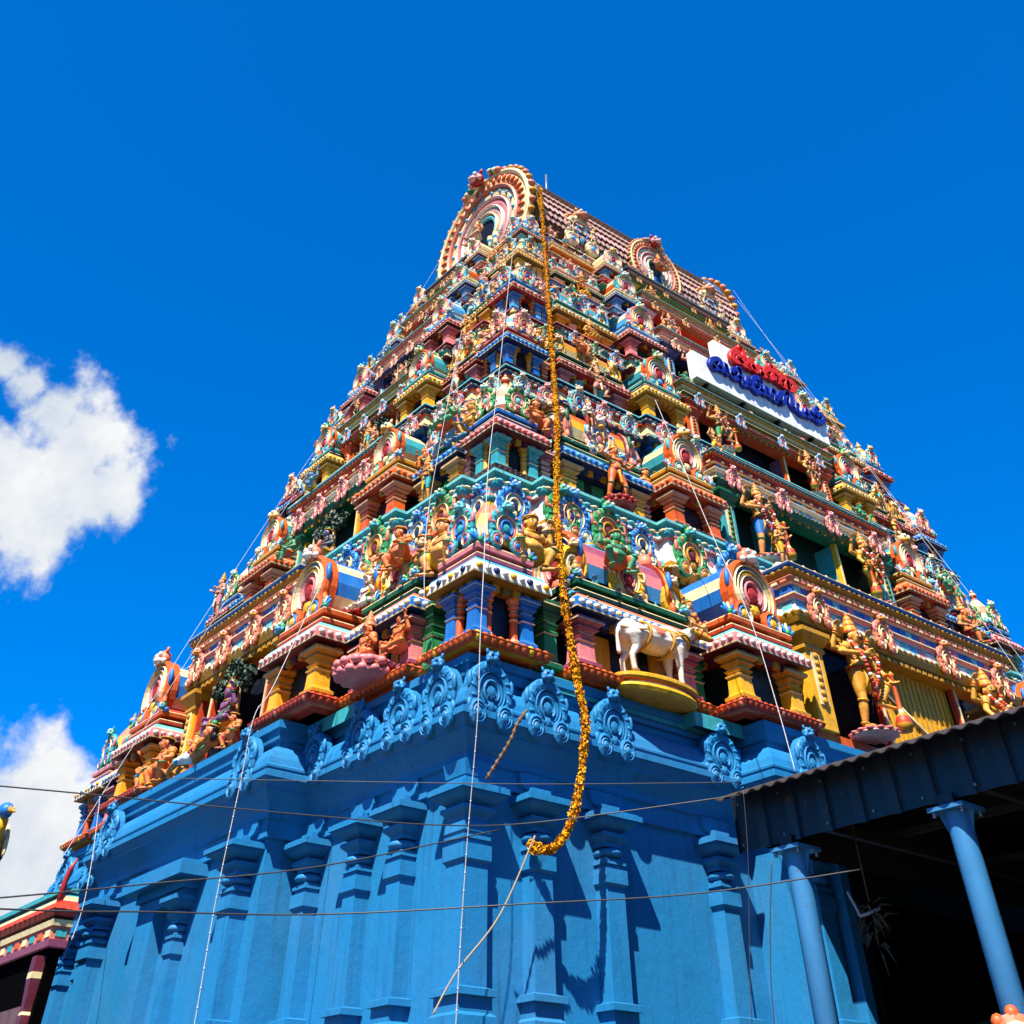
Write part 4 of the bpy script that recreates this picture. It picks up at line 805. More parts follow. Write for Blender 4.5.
def trims(B, ms, crown='tall'):
    """crown, jewellery and eyes belonging to a pose"""
    J = B['J']; a, b, c = ms; h = Vector(J['hd']); t = J.get('turn', 0); Rz = Matrix.Rotation(t, 3, 'Z')
    cr = MB()
    if crown == 'tall': cr.lathe((h.x, h.y + .03, h.z + .10), [(.115, -.02, a), (.128, .0, b), (.128, .03, b), (.112, .04, a), (.118, .09, c), (.1, .12, b), (.108, .14, a), (.085, .2, c), (.07, .23, b), (.075, .25, a), (.045, .31, a), (.03, .33, b), (.035, .36, a), (.006, .40, a)], 12, smooth=True)
    elif crown == 'bun': cr.ell((h.x, h.y + .05, h.z + .21), (.075, .075, .07), c, 8, 6); ring(cr, (h.x, h.y + .02, h.z + .13), (0, .2, 1), .115, .018, a)
    elif crown == 'band': ring(cr, (h.x, h.y + .01, h.z + .12), (0, .2, 1), .118, .022, a); cr.ell((h.x, h.y - .1, h.z + .15), (.03, .02, .05), b, 6, 5)
    for s in (-1, 1): cr.ell(tuple(h + Rz @ Vector((s * .125, .01, -.03))), (.022, .022, .035), b, 6, 5)
    jw = MB(); ch, nk, pe = Vector(J['ch']), Vector(J['nk']), Vector(J['pe'])
    ring(jw, nk + V(0, -.02, -.0), (0, -.3, 1), .085, .02, a); ring(jw, ch + V(0, -.03, .06), (0, -.9, 1), .15, .017, b); ring(jw, ch + V(0, -.04, -.02), (0, -1.4, 1), .17, .014, c)
    ring(jw, pe + V(0, 0, .09), (0, 0, 1), .155, .026, a, 14); ring(jw, pe + V(0, -.01, .04), (0, 0, 1), .165, .02, b, 14)
    arms = [(J['sl'], J['el'], J['wl']), (J['sr'], J['er'], J['wr'])]
    if B['rear']: arms += [(J['sl'], B['rear'][0], B['rear'][1]), (J['sr'], B['rear'][2], B['rear'][3])]
    for s, e, w in arms:
        s, e, w = Vector(s), Vector(e), Vector(w); ring(jw, s.lerp(e, .5), e - s, .066, .015, a, 10); ring(jw, e.lerp(w, .88), w - e, .046, .015, b, 10); ring(jw, e.lerp(w, .78), w - e, .048, .01, c, 10)
    for k_, an in ((J['kl'], J['al']), (J['kr'], J['ar'])):
        k_, an = Vector(k_), Vector(an); ring(jw, k_.lerp(an, .92), an - k_, .056, .017, a, 10); ring(jw, k_.lerp(an, .04), an - k_, .078, .014, c, 10)
    eyl = []
    for s in (-1, 1):
        ey = MB(); eyl.append(ey); q = h + Rz @ Vector((s * .043, -.098, .028)); ey.ell(tuple(q), (.026, .014, .016), 'white', 8, 5); q = q + Rz @ Vector((0, -.012, 0)); ey.ell(tuple(q), (.011, .006, .012), 'black', 6, 4)
        q = h + Rz @ Vector((s * .045, -.108, .062)); ey.ell(tuple(q), (.036, .01, .008), 'black', 6, 4)
    return cr, jw, eyl[0], eyl[1]
def mir(J):
    f = lambda p: (-p[0], p[1], p[2]); o = {}
    sw = dict(sl='sr', sr='sl', el='er', er='el', wl='wr', wr='wl', hl='hr', hr='hl', hl_='hr_', hr_='hl_', kl='kr', kr='kl', al='ar', ar='al', tl='tr', tr='tl')
    for k_, v in J.items(): o[sw.get(k_, k_)] = (-v if k_ == 'turn' else f(v))
    return o
ST = dict(pe=(0, 0, .98), ch=(0, 0, 1.30), nk=(0, 0, 1.47), hd=(0, -.02, 1.60), sl=(-.19, 0, 1.41), sr=(.19, 0, 1.41), hl_=(-.1, 0, .93), hr_=(.1, 0, .93), kl=(-.12, -.03, .50), kr=(.12, -.03, .50), al=(-.12, .03, .09), ar=(.12, .03, .09), tl=(-.16, -.14, .035), tr=(.16, -.14, .035),
          el=(-.32, 0, 1.15), wl=(-.2, -.22, 1.18), er=(.32, 0, 1.15), wr=(.2, -.22, 1.18))
GU = dict(ST, pe=(-.04, 0, .98), ch=(-.02, -.01, 1.30), hd=(.02, -.03, 1.60), turn=.25, kl=(-.14, -.04, .5), al=(-.13, .03, .09), tl=(-.2, -.13, .035), kr=(.36, -.17, .80), ar=(.14, -.16, .46), tr=(.32, -.24, .40), hr_=(.1, -.02, .95),
          el=(-.44, -.06, 1.24), wl=(-.12, -.25, 1.22), er=(.38, -.06, 1.16), wr=(.40, -.22, .93), hl=(.8, -.3, .3), hr=(.2, -.5, -.6), sash=(-.02, -.2, .55))
WA_ = dict(ST, pe=(0, 0, .95), kl=(-.24, -.06, .50), al=(-.26, .04, .09), tl=(-.36, -.12, .035), kr=(.22, -.10, .50), ar=(.20, 0, .09), tr=(.30, -.16, .035), el=(-.46, 0, 1.42), wl=(-.40, -.12, 1.70), er=(.42, -.06, 1.18), wr=(.50, -.26, 1.30), hl=(0, -.2, 1), hr=(.2, -.6, .6), turn=-.3, sash=(0, -.2, .5))
SIT = dict(ST, pe=(0, 0, .16), ch=(0, -.02, .50), nk=(0, -.02, .67), hd=(0, -.05, .80), sl=(-.19, -.02, .61), sr=(.19, -.02, .61), hl_=(-.1, 0, .13), hr_=(.1, 0, .13), kl=(-.40, -.22, .12), kr=(.40, -.22, .12), al=(-.02, -.36, .08), ar=(.06, -.30, .09), tl=(.12, -.40, .07), tr=(-.08, -.38, .08),
           el=(-.36, -.03, .36), wl=(-.34, -.24, .20), er=(.34, -.05, .40), wr=(.24, -.24, .60), hr=(0, -.3, 1))
LAL = dict(SIT, pe=(0, 0, .52), ch=(0, -.02, .86), nk=(0, -.02, 1.03), hd=(.02, -.05, 1.16), sl=(-.19, -.02, .97), sr=(.19, -.02, .97), hl_=(-.1, 0, .48), hr_=(.1, 0, .48), kl=(-.16, -.36, .46), al=(-.15, -.36, .09), tl=(-.18, -.52, .05), kr=(.40, -.25, .50), ar=(.04, -.34, .44), tr=(-.08, -.42, .40),
           el=(-.36, -.04, .72), wl=(-.26, -.26, .62), er=(.38, -.06, .86), wr=(.36, -.16, 1.16), hr=(0, -.2, 1), turn=.3, sash=(-.05, -.34, .25))
SQ = dict(SIT, pe=(0, 0, .26), ch=(0, -.04, .58), nk=(0, -.05, .72), hd=(0, -.09, .84), sl=(-.22, -.03, .68), sr=(.22, -.03, .68), hl_=(-.12, 0, .24), hr_=(.12, 0, .24), kl=(-.34, -.24, .42), kr=(.34, -.24, .42), al=(-.22, -.16, .07), ar=(.22, -.16, .07), tl=(-.32, -.30, .03), tr=(.32, -.30, .03),
          el=(-.42, -.05, .62), wl=(-.40, -.08, .92), er=(.42, -.05, .62), wr=(.40, -.08, .92), hl=(0, 0, 1), hr=(0, 0, 1))
SQ2 = dict(SQ, el=(-.40, -.10, .50), wl=(-.34, -.28, .46), er=(.46, -.04, .56), wr=(.62, -.16, .50), hl=(0, -.6, -.4), hr=(.8, -.5, -.2), turn=.35)
DAN = dict(ST, pe=(.03, 0, .86), ch=(-.02, 0, 1.18), nk=(-.03, 0, 1.35), hd=(-.02, -.03, 1.48), sl=(-.22, 0, 1.28), sr=(.17, 0, 1.30), hl_=(-.08, 0, .82), hr_=(.12, 0, .82), kl=(-.30, -.12, .50), al=(-.18, .0, .09), tl=(-.30, -.13, .035), kr=(.40, -.14, .66), ar=(.26, -.08, .30), tr=(.38, -.18, .26), el=(-.46, -.02, 1.36), wl=(-.36, -.10, 1.62), er=(.40, -.06, 1.10), wr=(.16, -.26, 1.16), hl=(.3, 0, 1), sash=(.02, -.2, .45))
RECL = dict(pe=(.1, 0, .2), ch=(.42, -.02, .32), nk=(.58, -.02, .42), hd=(.70, -.05, .50), sl=(.5, -.18, .36), sr=(.52, .14, .42), hl_=(.06, -.1, .18), hr_=(.06, .1, .2), kl=(-.42, -.12, .22), kr=(-.36, .06, .30), al=(-.82, -.10, .10), ar=(-.80, .06, .12), tl=(-.90, -.16, .16), tr=(-.88, 0, .2), el=(.62, -.3, .16), wl=(.82, -.34, .08), er=(.32, .12, .56), wr=(.1, -.05, .5), turn=-.5, sash=(-.3, -.2, .16))
POSE = {}
def pose(nm):
    if nm in POSE: return POSE[nm]
    J, kw, cr = {
        'guard': (GU, dict(rear=((-.44, .08, 1.36), (-.40, -.02, 1.66), (.42, .08, 1.40), (.42, -.02, 1.70)), belly=1.1, vox=.018), 'tall'),
        'guard_m': (mir(GU), dict(rear=((-.42, .08, 1.40), (-.42, -.02, 1.70), (.44, .08, 1.36), (.40, -.02, 1.66)), belly=1.1, vox=.018), 'tall'),
        'warrior': (WA_, dict(belly=1.1), 'tall'), 'warrior_m': (mir(WA_), dict(belly=1.1), 'tall'),
        'sit': (SIT, dict(belly=1.15), 'tall'), 'lalita': (LAL, dict(belly=1.1), 'tall'), 'lalita_m': (mir(LAL), dict(belly=1.1), 'bun'), 'squat': (SQ, dict(belly=1.6), 'band'), 'squat_b': (SQ2, dict(belly=1.5), 'bun'), 'squat_c': (mir(SQ2), dict(belly=1.5), 'band'),
        'dance': (DAN, dict(skirt=1, female=True), 'tall'), 'dance_m': (mir(DAN), dict(skirt=1, female=True), 'tall'), 'stand': (dict(ST, sash=(0, -.16, .4)), dict(skirt=1, female=True), 'tall'), 'recline': (RECL, dict(skirt=1, female=True), 'bun')}[nm]
    B = mkbody('statue_' + nm.split('_')[0], J, **kw); B['crown'] = cr; POSE[nm] = B; return B
def recolour(o, names):
    for i, n in enumerate(names): o.material_slots[i].link = 'OBJECT'; o.material_slots[i].material = MATS.get(n) or mat(n)
_trim = {}
def statue(ps, label, pos, h, rz, cols, tr=('gold', 'red', 'leafgreen'), big=False, ped=None, group=None, arms=None, cat='statue', name='statue'):
    """cols: skin, cloth, sash, hair; h: scale (1 = a figure 1.8 high)"""
    B = pose(ps); o = put(B['mesh'], name, None, pos, rz, (h * 1.22, h * 1.22, h)); recolour(o, cols); tag(o, label, cat, group)
    key = (ps, tr)
    if key not in _trim: _trim[key] = [m.mesh(n) for m, n in zip(trims(B, tr, B['crown']), ('crown', 'jewellery', 'eye', 'eye'))]
    if arms == 'club':                                   # guardians wear a long flower garland, a pleated loincloth and a moustache
        J_ = B['J']; sl_, sr_ = Vector(J_['sl']), Vector(J_['sr']); m = MB(); lo = Vector(J_['pe']) + V(0, -.24, -.30)
        gq = smooth_path([sl_ + V(.03, -.09, .06), sl_.lerp(lo, .4) + V(-.06, -.17, 0), lo, sr_.lerp(lo, .4) + V(.06, -.17, 0), sr_ + V(-.03, -.09, .06)], 8)
        for i_, q_ in enumerate(gq): m.ell(tuple(q_), .036, tr[1] if i_ % 4 else 'white', 7, 5)
        m.build('garland', o); m = MB(); pe_ = Vector(J_['pe'])
        for i_ in range(5): x_ = (i_ - 2) * .045; m.tube([tuple(pe_ + V(x_ * .5, -.155, .05)), tuple(pe_ + V(x_, -.20, -.18)), tuple(pe_ + V(x_ * 1.5, -.16, -.45 + .03 * abs(i_ - 2)))], [.022, .03, .02], cols[1] if i_ % 2 else tr[0], 6)
        m.build('loincloth', o); m = MB(); h_ = Vector(J_['hd']); Rz_ = Matrix.Rotation(J_.get('turn', 0), 3, 'Z')
        for s_ in (-1, 1): m.tube([tuple(h_ + Rz_ @ Vector((0, -.125, -.018))), tuple(h_ + Rz_ @ Vector((s_ * .05, -.115, -.03))), tuple(h_ + Rz_ @ Vector((s_ * .085, -.09, -.005)))], [.014, .014, .005], 'black', 6)
        m.build('moustache', o)
    for i, n in enumerate(('crown', 'jewellery', 'eye', 'eye')):
        if i == 0 or h > .5: put(_trim[key][i], n, o)
    J = B['J']
    if ped:
        m = MB(); lotus(m, (0, 0, -ped[2]), ped[0], ped[2], ped[1], ped[3] if len(ped) > 3 else ped[1]); m.build('pedestal', o)
    if arms == 'club':
        s = 1 if ps.endswith('m') is False else -1; w = Vector(J['wr'] if s > 0 else J['wl']) + V(0, -.06, 0); m = MB()
        m.lathe((w.x, w.y, .02), [(.10, 0, 'gold'), (.13, .12, 'redorange'), (.10, .24, 'gold'), (.05, .30, 'cream'), (.035, .36, 'orange'), (.03, w.z - .02, 'orange'), (.05, w.z + .02, 'gold'), (.01, w.z + .08, 'gold')], 10, smooth=True); m.build('club', o)
    if arms == 'spear':
        w = Vector(J['wr']) + V(0, -.06, 0); m = MB(); m.tube([(w.x, w.y, .05), (w.x, w.y, 1.85)], .022, 'tan', 6); m.ell((w.x, w.y, 1.92), (.05, .02, .12), 'cream', 6, 5); m.build('spear', o)
    if arms == 'mace':
        w = Vector(J['wl'] if ps == 'warrior' else J['wr']) + V(0, -.02, .08); m = MB(); m.tube([tuple(w + V(0, 0, -.15)), tuple(w + V(-.1, 0, .35))], .025, 'gold', 6); m.ell(tuple(w + V(-.12, 0, .42)), .09, 'gold', 8, 6); m.build('mace', o)
    if arms == 'robe':
        m = MB(); m.tube([(-.22, -.02, 1.42), (-.36, .06, 1.0), (-.46, .02, .55), (-.56, -.06, .42)], [.03, .05, .06, .02], 'skyblue', 6); m.build('scarf', o)
    return o
def arch_back(o, m1, m2, R=.5, z=.7):
    m = MB(); arch(m, R, [(.86, 1.0, .12, m2), (.62, .86, .08, m1)], -60, 240, 20, 0, z, .16); m.prism([(R * .7 * math.cos(R_(a)), z + R * .7 * math.sin(R_(a))) for a in range(240, -61, -25)], .15, .2, m1); m.build('halo', o)
def tree_back(o, cx, cz, R, seed, trunk=True):
    rnd = random.Random(seed); m = MB()
    for i in range(900):
        a = rnd.uniform(-.35, PI + .35); rr = R * math.sqrt(rnd.uniform(.12, 1)) * (1 + .16 * math.sin(a * 5)); x = cx + rr * math.cos(a) * 1.25; z = cz + rr * math.sin(a) * .8 - .25 * R * abs(math.cos(a)) ** 3; y = .14 - rnd.uniform(0, .38) * R
        s = rnd.uniform(.05, .10) * R * 1.35; u = Vector((rnd.gauss(0, 1), rnd.gauss(0, .6), rnd.gauss(-.5, .7))).normalized(); w = u.orthogonal().normalized(); c = Vector((x, y, z))
        m.add([tuple(c - u * s), tuple(c + w * s * .5), tuple(c + u * s), tuple(c - w * s * .5)], [(0, 1, 2, 3)], 'leaf' if rnd.random() < .45 else 'leafdark')
    m.build('tree_crown', o)
    m = MB()
    for q in (-.5, -.2, .15, .4): m.tube([(cx + .1 * q, .2, 0), (cx + .3 * q * R, .16, cz * .6), (cx + q * R, .05, cz + .1 * R)], [.05, .04, .025], 'tan', 6)
    m.build('tree_trunk', o)
OR = ('skinorange', 'orange', 'gold', 'black'); PK = ('skinpink', 'pink', 'cream', 'black'); GO = ('goldskin', 'gold', 'redorange', 'black'); BL = ('skin', 'blue', 'gold', 'black'); TE = ('skin', 'teal', 'yellow', 'black'); YE = ('skin', 'yellow', 'red', 'black'); CR = ('skinpink', 'cream', 'skyblue', 'black'); GR = ('skin', 'leafgreen', 'red', 'black'); PU = ('purple', 'yellow', 'gold', 'black'); GY = ('slate', 'gold', 'white', 'black'); RE = ('skinorange', 'red', 'gold', 'black')
BS = ('skinblue', 'yellow', 'red', 'black'); WS = ('skinwhite', 'red', 'gold', 'black'); GS = ('skingreen', 'orange', 'yellow', 'black'); PS = ('mauve', 'leafgreen', 'cream', 'black')
SKIN = dict(BS='blue-skinned', WS='white', GS='green-skinned', PS='mauve', OR='orange', PK='pink', GO='gold', BL='blue kilted', TE='teal kilted', YE='yellow kilted', CR='cream clad', GR='green kilted', RE='red clad', PU='purple', GY='grey')
def spot(face, k, s, out, z): return at(face, k, s, -out, z)
SIDE = {'R': 'broad right-hand face', 'L': 'narrow left-hand face'}
# guardians either side of the niche, storey by storey
gl = {('R', 0): ('GO', 'GO'), ('R', 1): ('BL', 'GO'), ('R', 2): ('GR', 'TE'), ('R', 3): ('PK', 'YE'), ('R', 4): ('CR', 'OR'), ('R', 5): ('YE', 'GR')}
for k in range(NZ):
    q = PLACES[('R', k)]; H = q['H']; off = (q['ow'] - q['jw'] + q['o0']) / 2 if 'jw' in q else q['o0'] + (q['ow'] - q['o0']) * .42
    for sg, i in ((-1, 0), (1, 1)):
        c = gl[('R', k)][i]; cols = globals()[c]; side = 'left' if sg < 0 else 'right'
        lab = f"{SKIN[c]} {'four-armed guardian' if k < 4 else 'guardian figure'} {side} of the {['yellow door', 'teal niche', 'purple niche', 'niche behind the sign', 'green niche', 'red niche'][k]}, {STOREY[k]} storey"
        hh = (.46 * H) / 1.8 if k == 0 else (.50 * H) / 1.8
        statue('guard' if sg < 0 else 'guard_m', lab, (q['c'][0] + sg * off, q['c'][1] - (.12 if k == 0 else .1), q['c'][2] + q['zb'] + (.14 if k < 4 else 0)), hh, 0, cols, ped=(.34, 'pink', .09, 'palepink') if k < 3 else None, arms='club' if k < 5 else None, group='door guardians on the broad face', tr=('gold', 'red', 'leafgreen') if k else ('gold', 'redorange', 'yellow'))
# the tree statues in the niches of the left-hand face
lt = [('lalita', PU, 'purple figure seated under a dark green tree, lowest niche of the left face', 1.02), ('lalita_m', GY, 'grey and gold seated figure under a drooping green tree in the second-storey left niche', .9), ('lalita', PK, 'pink seated figure with raised arm under a round green tree, third-storey left niche', .74), ('lalita_m', ('skinpink', 'mauve', 'white', 'black'), 'mauve clad figure under a small green tree, fourth-storey left niche', .7), ('lalita', CR, 'cream clad figure under the smallest green tree, fifth-storey left niche', .6)]
for k, (ps, cols, lab, hh) in enumerate(lt):
    q = PLACES[('L', k)]; hh *= .97
    o = statue(ps, lab, (q['c'][0] + .05, q['c'][1], q['c'][2] + q['zb'] + .25 * q['r']), hh, -PI / 2, cols, group='figures under trees in the left-hand niches'); tree_back(o, 0, 1.45, .62, 40 + k)
    for sg in (-1, 1):
        c = ('GO', 'OR', 'YE', 'TE', 'BL')[k] if sg < 0 else ('RE', 'PK', 'GR', 'OR', 'GO')[k]
        statue('squat_b' if sg < 0 else 'squat_c', f"small {SKIN[c]} figure squatting {'beyond' if sg < 0 else 'before'} the tree figure, {STOREY[k]} left storey", (q['c'][0] - .1, q['c'][1] - sg * q['o0'] * .62, q['c'][2] + q['zb']), .62 * q['r'] * (1 if k else 1.15), -PI / 2, globals()[c])
q = PLACES[('L', 0)]
statue('recline', 'orange limbed figure in a white dress lying below the purple tree figure', (q['c'][0] - .35, q['c'][1] + .6, TZ[0] + .12), 1.05, -PI / 2, ('skinorange', 'white', 'blue', 'black'))
statue('squat_c', 'orange crouching demon at the far end below the purple tree figure', (q['c'][0] - .3, q['c'][1] + 2.3, TZ[0] + .05), 1.1, -PI / 2, OR)
statue('dance_m', 'orange dancer with blue skirt on the far left ledge above the base', (q['c'][0] - .25, q['c'][1] + 3.5, TZ[0] + .05), .85, -PI / 2, ('skinorange', 'blue', 'gold', 'black'))
# seated pair on the pink lotus in the oblong shrine of the left face
y = TY[0] + 3.5
o = statue('sit', 'terracotta seated figure on the pink lotus, nearer the corner of the lowest left storey', (TX[0] - .15, y - .15, TZ[0] + .48), .80, -PI / 2, ('skinorange', 'orange', 'salmon', 'black'), tr=('skinorange', 'salmon', 'orange'), ped=(.62, 'pink', .42, 'pink'))
statue('lalita', 'terracotta standing figure with raised arm beside the pink lotus, lowest left storey', (TX[0] + .18, y - .85, TZ[0] + .30), .74, -PI / 2, ('skinorange', 'salmon', 'orange', 'black'), tr=('skinorange', 'salmon', 'orange'))
# warriors and seated gods standing in front of the oblong shrines
wr = {('R', 1, 0): ('warrior', 'OR', 'orange horned warrior raising a mace on a red lotus, second storey near the garland', 'red', .86), ('R', 1, 1): ('lalita', 'RE', 'orange seated god framed by a maroon arch near the far end of the second storey', 'maroon', 1.0),
      ('R', 2, 0): ('dance', 'PK', 'pink dancer before the teal columns, third storey between garland and yellow-roofed shrine', None, .62), ('R', 2, 1): ('warrior_m', 'YE', 'yellow kilted warrior before the far shrine of the third storey, below the sign end', 'gold', .62),
      ('R', 3, 0): ('sit', 'GO', 'gold seated figure between pink columns on the fourth storey, left of the sign', 'gold', .62), ('R', 3, 1): ('sit', 'CR', 'cream clad seated figure on the fourth storey, right of the sign', 'pink', .62),
      ('R', 4, 0): ('dance_m', 'YE', 'yellow kilted dancer before the dark green shrine of the fifth storey', 'yellow', .58), ('R', 4, 1): ('dance', 'OR', 'orange dancer before the far shrine of the fifth storey, above the sign', None, .58),
      ('L', 1, 0): ('stand', 'TE', 'teal kilted woman before the blue-roofed shrine on the second storey, left face', None, .62), ('L', 2, 0): ('warrior', 'CR', 'cream clad warrior before the red-corniced shrine on the third storey, left face', None, .5), ('L', 3, 0): ('squat', 'GO', 'gold squatting figure before the gold-corniced shrine on the fourth storey, left face', None, .55), ('L', 4, 0): ('dance', 'PK', 'pink dancer before the green shrine on the fifth storey, left face', None, .5)}
for (face, k, far), (ps, c, lab, ped, hh) in wr.items():
    s = 4.5 * hx(k) / hx(0) if face == 'R' else 3.4 * hy(k) / hy(0)
    s = 2 * (hx(k) if face == 'R' else hy(k)) - s if far else s
    o = statue(ps, lab, spot(face, k, s + (.15 if k == 1 and not far else 0), .05, .09 * (TZ[k + 1] - TZ[k]) + (.1 if ped else 0)), hh, rot(face), globals()[c], ped=(.42, ped, .26) if ped else None, arms='mace' if ps.startswith('warrior') else None)
    if ped == 'maroon': arch_back(o, 'maroon', 'slate', .62, .75)
# crouching supporters around the corner shrine roofs
for k in range(NZ):
    H = TZ[k + 1] - TZ[k]; hh = [1.12, .86, .70, .64, .54, .36][k]; r_ = hx(k) / hx(0)
    for face in 'RL':
        c = {0: ('GO', 'YE'), 1: ('OR', 'GO'), 2: ('GO', 'PK'), 3: ('CR', 'YE'), 4: ('PK', 'CR'), 5: ('YE', 'GO')}[k][0 if face == 'R' else 1]
        p = spot(face, k, (1.78 if face == 'R' else 1.72) * (r_ * .62 + .38), -.55 * r_, .385 * H * [1, 1.2, 1.3, 1.35, 1.3, 1.3][k])
        statue('squat' if k % 2 == 0 else 'squat_b', f"{SKIN[c]} {'raised-fist' if k % 2 == 0 else 'one-armed reaching'} croucher beside the {STOREY[k]} corner shrine roof, {SIDE[face].split()[0]} face", p, hh, rot(face), globals()[c], group='crouching figures beside the corner shrine roofs')
# further small figures on ledges, storey by storey
kinds = [('sit', 'sitting'), ('squat_c', 'squatting'), ('dance', 'dancing'), ('squat', 'fist-raising'), ('stand', 'standing'), ('lalita_m', 'half-seated')]
cl = ['BS', 'PK', 'GS', 'OR', 'WS', 'BL', 'PS', 'CR', 'TE', 'GS', 'YE', 'BS', 'GR']
where = {'R': [(3.1, .28, 'between corner and oblong shrine'), (6.55, .30, 'before the near gabled shrine'), (9.55, .64, 'above the near middle pier'), (17.65, .64, 'above the far middle pier'), (20.6, .30, 'past the far gabled shrine'), (24.0, .30, 'before the far corner shrine'), (4.0, .46, 'before the near oblong shrine roof'), (23.4, .46, 'before the far oblong shrine roof'), (8.7, .44, 'on the near gabled shrine cornice'), (18.6, .44, 'on the far gabled shrine cornice')],
         'L': [(2.5, .40, 'between corner and oblong shrine roofs'), (4.75, .40, 'between oblong and gabled shrine roofs'), (7.6, .66, 'above the near pier of the niche'), (11.6, .66, 'above the far pier of the niche'), (14.4, .36, 'beside the far gabled shrine'), (16.9, .36, 'beside the far corner shrine'), (3.0, .46, 'before the near oblong shrine roof'), (15.6, .46, 'before the far oblong shrine roof'), (6.6, .44, 'on the near gabled shrine cornice'), (12.6, .44, 'on the far gabled shrine cornice')]}
n = 0
for k in range(NZ):
    H = TZ[k + 1] - TZ[k]
    for face in 'RL':
        r_ = (hx(k) / hx(0)) if face == 'R' else hy(k) / hy(0)
        for s, z, wh in where[face]:
            if k == 0 and face == 'R' and s > 15: continue
            ps, act = kinds[(n * 5 + k) % 6]; c = cl[(n * 5 + k * 3) % 13]; n += 1
            zz = .80 if z > .6 else (z + .02) * ([1, 1.2, 1.34, 1.38, 1.34, 1.5][k] if z > .43 else 1); hh = (.17 if z > .6 else .205) * H / (1.0 if ps[:2] in ('si', 'sq') else 1.45); hh = min(hh, .9)
            statue(ps, f"small {SKIN[c]} {act} figure {wh}, {STOREY[k]} storey, {SIDE[face].split()[0]} face", spot(face, k, s * r_, (.25 if z > .6 else -.25 if z > .43 else -.55) * r_, zz * H - (.0)), hh, rot(face), globals()[c], name='figurine')
for i in range(9):
    ps, act = kinds[(i * 5 + 1) % 6]; c = cl[(i * 5 + 1) % 13]; x = 18.6 + 11.6 * i / 8
    statue(ps, f"small {SKIN[c]} {act} figure under the tiled roof eave, {['first', 'second', 'third', 'fourth', 'fifth', 'sixth', 'seventh', 'eighth', 'ninth'][i]} from the corner", (x, 20.95, ZR + .5), .52 if ps[:2] in ('si', 'sq') else .42, 0, globals()[c], name='figurine')
for i in range(5):
    ps, act = kinds[(i * 3 + 2) % 6]; c = cl[(i * 6 + 3) % 13]; y = 21.6 + 5.8 * i / 4
    statue(ps, f"small {SKIN[c]} {act} figure below the horseshoe end gable, {['nearest', 'second nearest', 'middle', 'second farthest', 'farthest'][i]} of the row", (17.3, y, ZR + .45), .5 if ps[:2] in ('si', 'sq') else .4, -PI / 2, globals()[c], name='figurine')

statue('lalita', 'cream clad god enthroned in the dark arch of the big end gable', (17.55, CY, ZR + 1.75), 1.0, -PI / 2, CR)
statue('sit', 'orange god seated in the dark arch of the front roof gable', (RCX + .35, 20.5, ZR + 1.55), .75, 0, OR)
